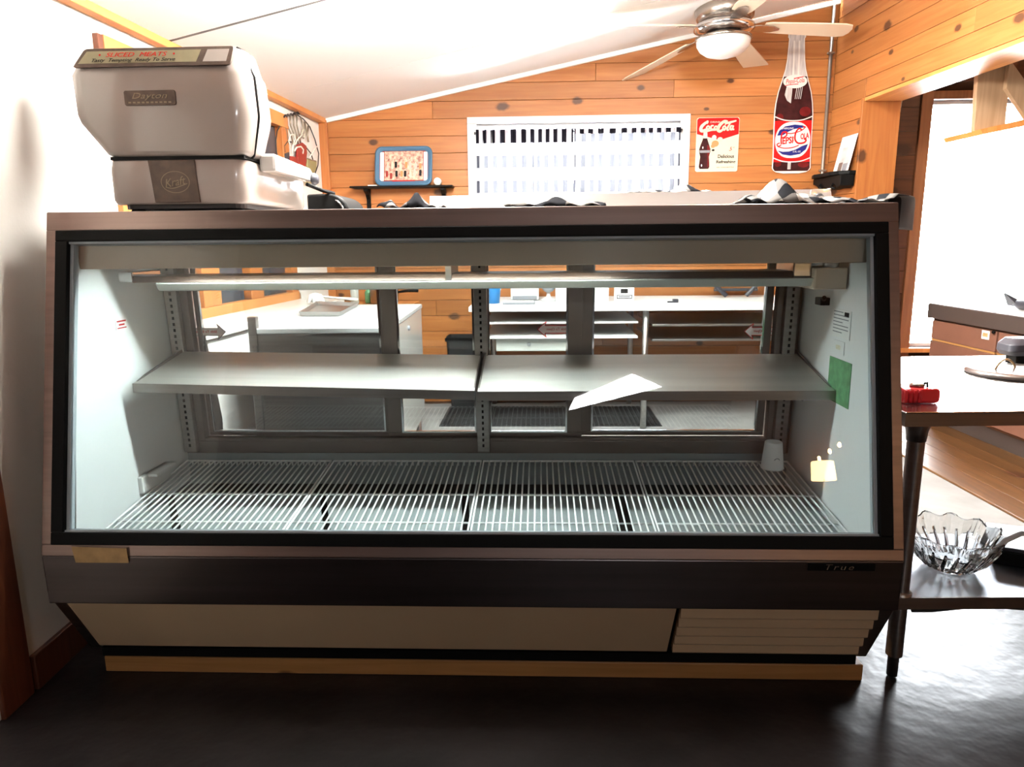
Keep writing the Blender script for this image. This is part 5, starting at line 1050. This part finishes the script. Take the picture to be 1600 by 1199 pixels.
# --- iron wall sculpture of utensils, jug and goblet
yL = -.018
def PL(x, y, d=yL): q_ = LF.hit(x, y, d); return (q_[0], d, q_[2])
wa = thing('wall_sculpture', 'iron wall sculpture of forks with red jug and olive goblet inside an oval ring', 'wall art', LF, tuple(PL(465, 230)))
def arc(pts, r, name, m, d=yL):
    MB().tube([PL(x, y, d) for x, y in pts], r, 7).build(name, m, wa, smooth=True)
arc([(447, 184), (440, 190), (433, 205), (431, 220), (432, 238), (436, 252), (442, 262)], .0035, 'ring_side', 'iron')
arc([(462, 178), (474, 186), (484, 198), (492, 218), (498, 240), (497, 258), (490, 278)], .0035, 'ring_side', 'iron')
for i, (x0, x1) in enumerate(((444, 450), (448, 457), (453, 461), (458, 465), (463, 469))):
    arc([(x0, 181 - i), (x0 + 1, 196), (x1 - 2, 210), (x1 + 1, 226)], .005, 'fork_handle', 'pewter')
    arc([(x0 - 1, 183 - i), (x0 + 2, 180 - i), (x0 + 4, 182 - i)], .006, 'fork_end', 'iron', yL - .004)
for pts in (((470, 184), (474, 200), (470, 215)), ((476, 190), (478, 204), (474, 216)), ((482, 196), (480, 210), (482, 222))): arc(pts, .006, 'spoon_handle', 'pewter', yL - .003)
arc([(455, 232), (451, 220), (454, 211), (459, 210), (461, 218), (458, 228), (457, 240)], .004, 'cream_loop', 'cream_rope', yL - .008)
arc([(461, 226), (465, 218), (470, 213), (474, 210)], .004, 'cream_loop', 'cream_rope', yL - .008)
arc([(460, 236), (464, 230), (470, 229), (474, 234), (473, 240)], .0045, 'cream_loop', 'cream_rope', yL - .012)
arc([(445, 238), (444, 228), (449, 221), (455, 222)], .004, 'dark_loop', 'iron')
def slabL(pts, m, name, th=.012, d=yL): 
    P = [PL(x, y, d) for x, y in pts]; return MB().prism(P, (0, -th, 0)).build(name, m, wa, bevel=.002)
slabL([(463, 226), (470, 223), (476, 228), (477, 240), (475, 262), (464, 262), (462, 245)], 'jug_red', 'red_jug')
slabL([(451, 244), (462, 246), (462, 264), (454, 262), (450, 254)], 'jug_red', 'small_jug')
slabL([(444, 240), (449, 238), (450, 258), (444, 257)], 'bag', 'dark_jug')
slabL([(478, 249), (492, 252), (492, 262), (488, 272), (486, 279), (492, 284), (490, 288), (476, 286), (476, 280), (481, 277), (478, 266)], 'goblet', 'goblet')
arc([(478, 247), (485, 250), (493, 252)], .005, 'goblet_rim', 'pewter', yL - .01)
arc([(484, 246), (490, 236), (496, 228)], .0035, 'skewer', 'cream_rope', yL - .006)
arc([(470, 224), (478, 230), (486, 240), (489, 250)], .0035, 'dark_loop', 'iron')

# --- ceiling fan
fxY = 4.25; hub = WF.hit(1131, 45, fxY); fX = hub[0]; bz = hub[2]
ctop = CEIL(-LF.loc((fX, fxY, 0))[1])
fan = thing('ceiling_fan', 'brushed nickel ceiling fan with pale blades and frosted bowl light on the sloping ceiling', 'ceiling fan', WF, (fX, fxY, ctop))
z0 = bz
MB().lathe([(.06, ctop + .03), (.135, ctop - .005), (.158, ctop - .02), (.163, z0 + .10), (.158, z0 + .055), (.14, z0 + .035), (.08, z0 + .03)], 36, (fX, fxY, 0)).build('motor_housing', 'nickel', fan, smooth=True)
MB().lathe([(.08, z0 + .032), (.145, z0 + .028), (.165, z0 + .012), (.165, z0 - .004), (.14, z0 - .018), (.09, z0 - .02)], 36, (fX, fxY, 0)).build('blade_hub', 'chrome', fan, smooth=True)
MB().lathe([(.09, z0 - .018), (.10, z0 - .03), (.152, z0 - .048), (.154, z0 - .060), (.148, z0 - .062)], 36, (fX, fxY, 0)).build('light_ring', 'nickel', fan, smooth=True)
MB().lathe([(.147, z0 - .060), (.144, z0 - .085), (.128, z0 - .112), (.095, z0 - .135), (.05, z0 - .148), (.001, z0 - .152)], 36, (fX, fxY, 0)).build('frosted_bowl', 'shade_glass', fan, smooth=True)
for ang in (2, 55, 129, 203, 275):
    a_ = math.radians(ang); ca, sa = math.cos(a_), math.sin(a_)
    def tf(r, t, z): return (fX + r * ca - t * sa, fxY + r * sa + t * ca, z)
    out = [(.22, -.045), (.26, -.052), (.50, -.062), (.66, -.066), (.70, -.055), (.715, -.02), (.715, .02), (.70, .055), (.66, .066), (.50, .062), (.26, .052), (.22, .045)]
    bl_ = MB().loft([[tf(r, t, z0 - .006 - t * .22 + d - .09 * (r - .2) + .06 * (r * ca) - .13 * r * sa) for r, t in out] for d in (0, .007)]).build('blade', 'blade', fan, bevel=.002)
    MB().loft([[tf(r, t, z0 - .009 - t * .22 + d - .09 * (r - .2) + .06 * (r * ca) - .13 * r * sa) for r, t in ((.13, -.02), (.20, -.035), (.27, -.030), (.31, -.008), (.31, .008), (.27, .030), (.20, .035), (.13, .02))] for d in (-.004, .001)]).build('blade_iron', 'nickel', bl_, bevel=.001)

# --- fluorescent ceiling fixture over the kitchen, seen only by one corner; a second, unseen, added for light
c0 = LF.loc((-.33, 3.30, 0)); d0 = -c0[1]
for fx0, fd, fl_, lab in ((c0[0], d0, 1.48, 'white fluorescent ceiling fixture whose far corner shows at the top edge of the photo'), (c0[0] - .1, d0 + 1.2, .55, 'shorter white fluorescent ceiling fixture higher up the slope towards the fan, unseen, added for extra light')):
    cf_ = thing('fluorescent_fixture', lab, 'ceiling light', LF, (fx0, -fd, CEIL(fd)), group='kitchen ceiling fixtures')
    slope(MB(), fx0 - fl_, fx0, fd, fd + .36, -.050, .045).build('housing', 'drywall', cf_, bevel=.004)
    slope(MB(), fx0 - fl_ + .03, fx0 - .16, fd + .04, fd + .32, -.140, .09).build('diffuser', 'tube_on', cf_)
# ================================================================== DINING ROOM BEHIND THE CAMERA (seen only as reflections in the glass)
st_ = thing('side_table', 'dark wooden side table carrying a lit lamp, reflected in the case glass', 'table', WF, (2.71, -4.2, 0))
MB().box(2.45, 2.97, -4.45, -3.95, .86, .89).build('tabletop', 'red_wood', st_, bevel=.004)
for x in (2.49, 2.93):
    for y in (-4.41, -3.99): MB().box(x - .02, x + .02, y - .02, y + .02, 0.002, .86).build('leg', 'red_wood', st_, bevel=.003)
lm = thing('table_lamp', 'lit table lamp with drum shade on turned base, reflected in the case glass', 'lamp', WF, (2.71, -4.2, .89))
MB().lathe([(.06, .8905), (.065, .90), (.02, .92), (.03, .95), (.015, .99), (.034, 1.04), (.015, 1.09), (.026, 1.13), (.008, 1.16), (.006, 1.22)], 20, (2.71, -4.2, 0)).build('turned_base', 'glass_grey', lm, smooth=True)
MB().loft([[(2.71 + r * math.cos(t), -4.2 + r * math.sin(t), z) for t in [2 * PI * k / 28 for k in range(28)]] for r, z in ((.118, 1.19), (.108, 1.375), (.105, 1.375), (.115, 1.19))], cap=False, closed=True).build('lamp_shade', 'shade_on', lm, smooth=True)
ls = thing('string_lights', 'string of three warm glowing bulbs, reflected in the case glass', 'string lights', WF, (3.03, -4.2, 1.5))
pts = [(2.7, -4.9, 1.62), (2.91, -4.85, 1.50), (3.03, -4.85, 1.58), (3.14, -4.85, 1.65), (3.4, -4.9, 1.85)]
MB().tube([(x, y, z + .03) for x, y, z in pts], .004, 6).build('wire', 'black', ls)
for x, y, z in pts[1:4]: 
    b_ = MB().lathe([(.001, z - .024), (.014, z - .018), (.018, z), (.012, z + .02), (.006, z + .028)], 14, (x, y, 0)).build('bulb', 'bulb_on', ls, smooth=True)
for o in bpy.data.objects:
    if '_b' in o: del o['_b']
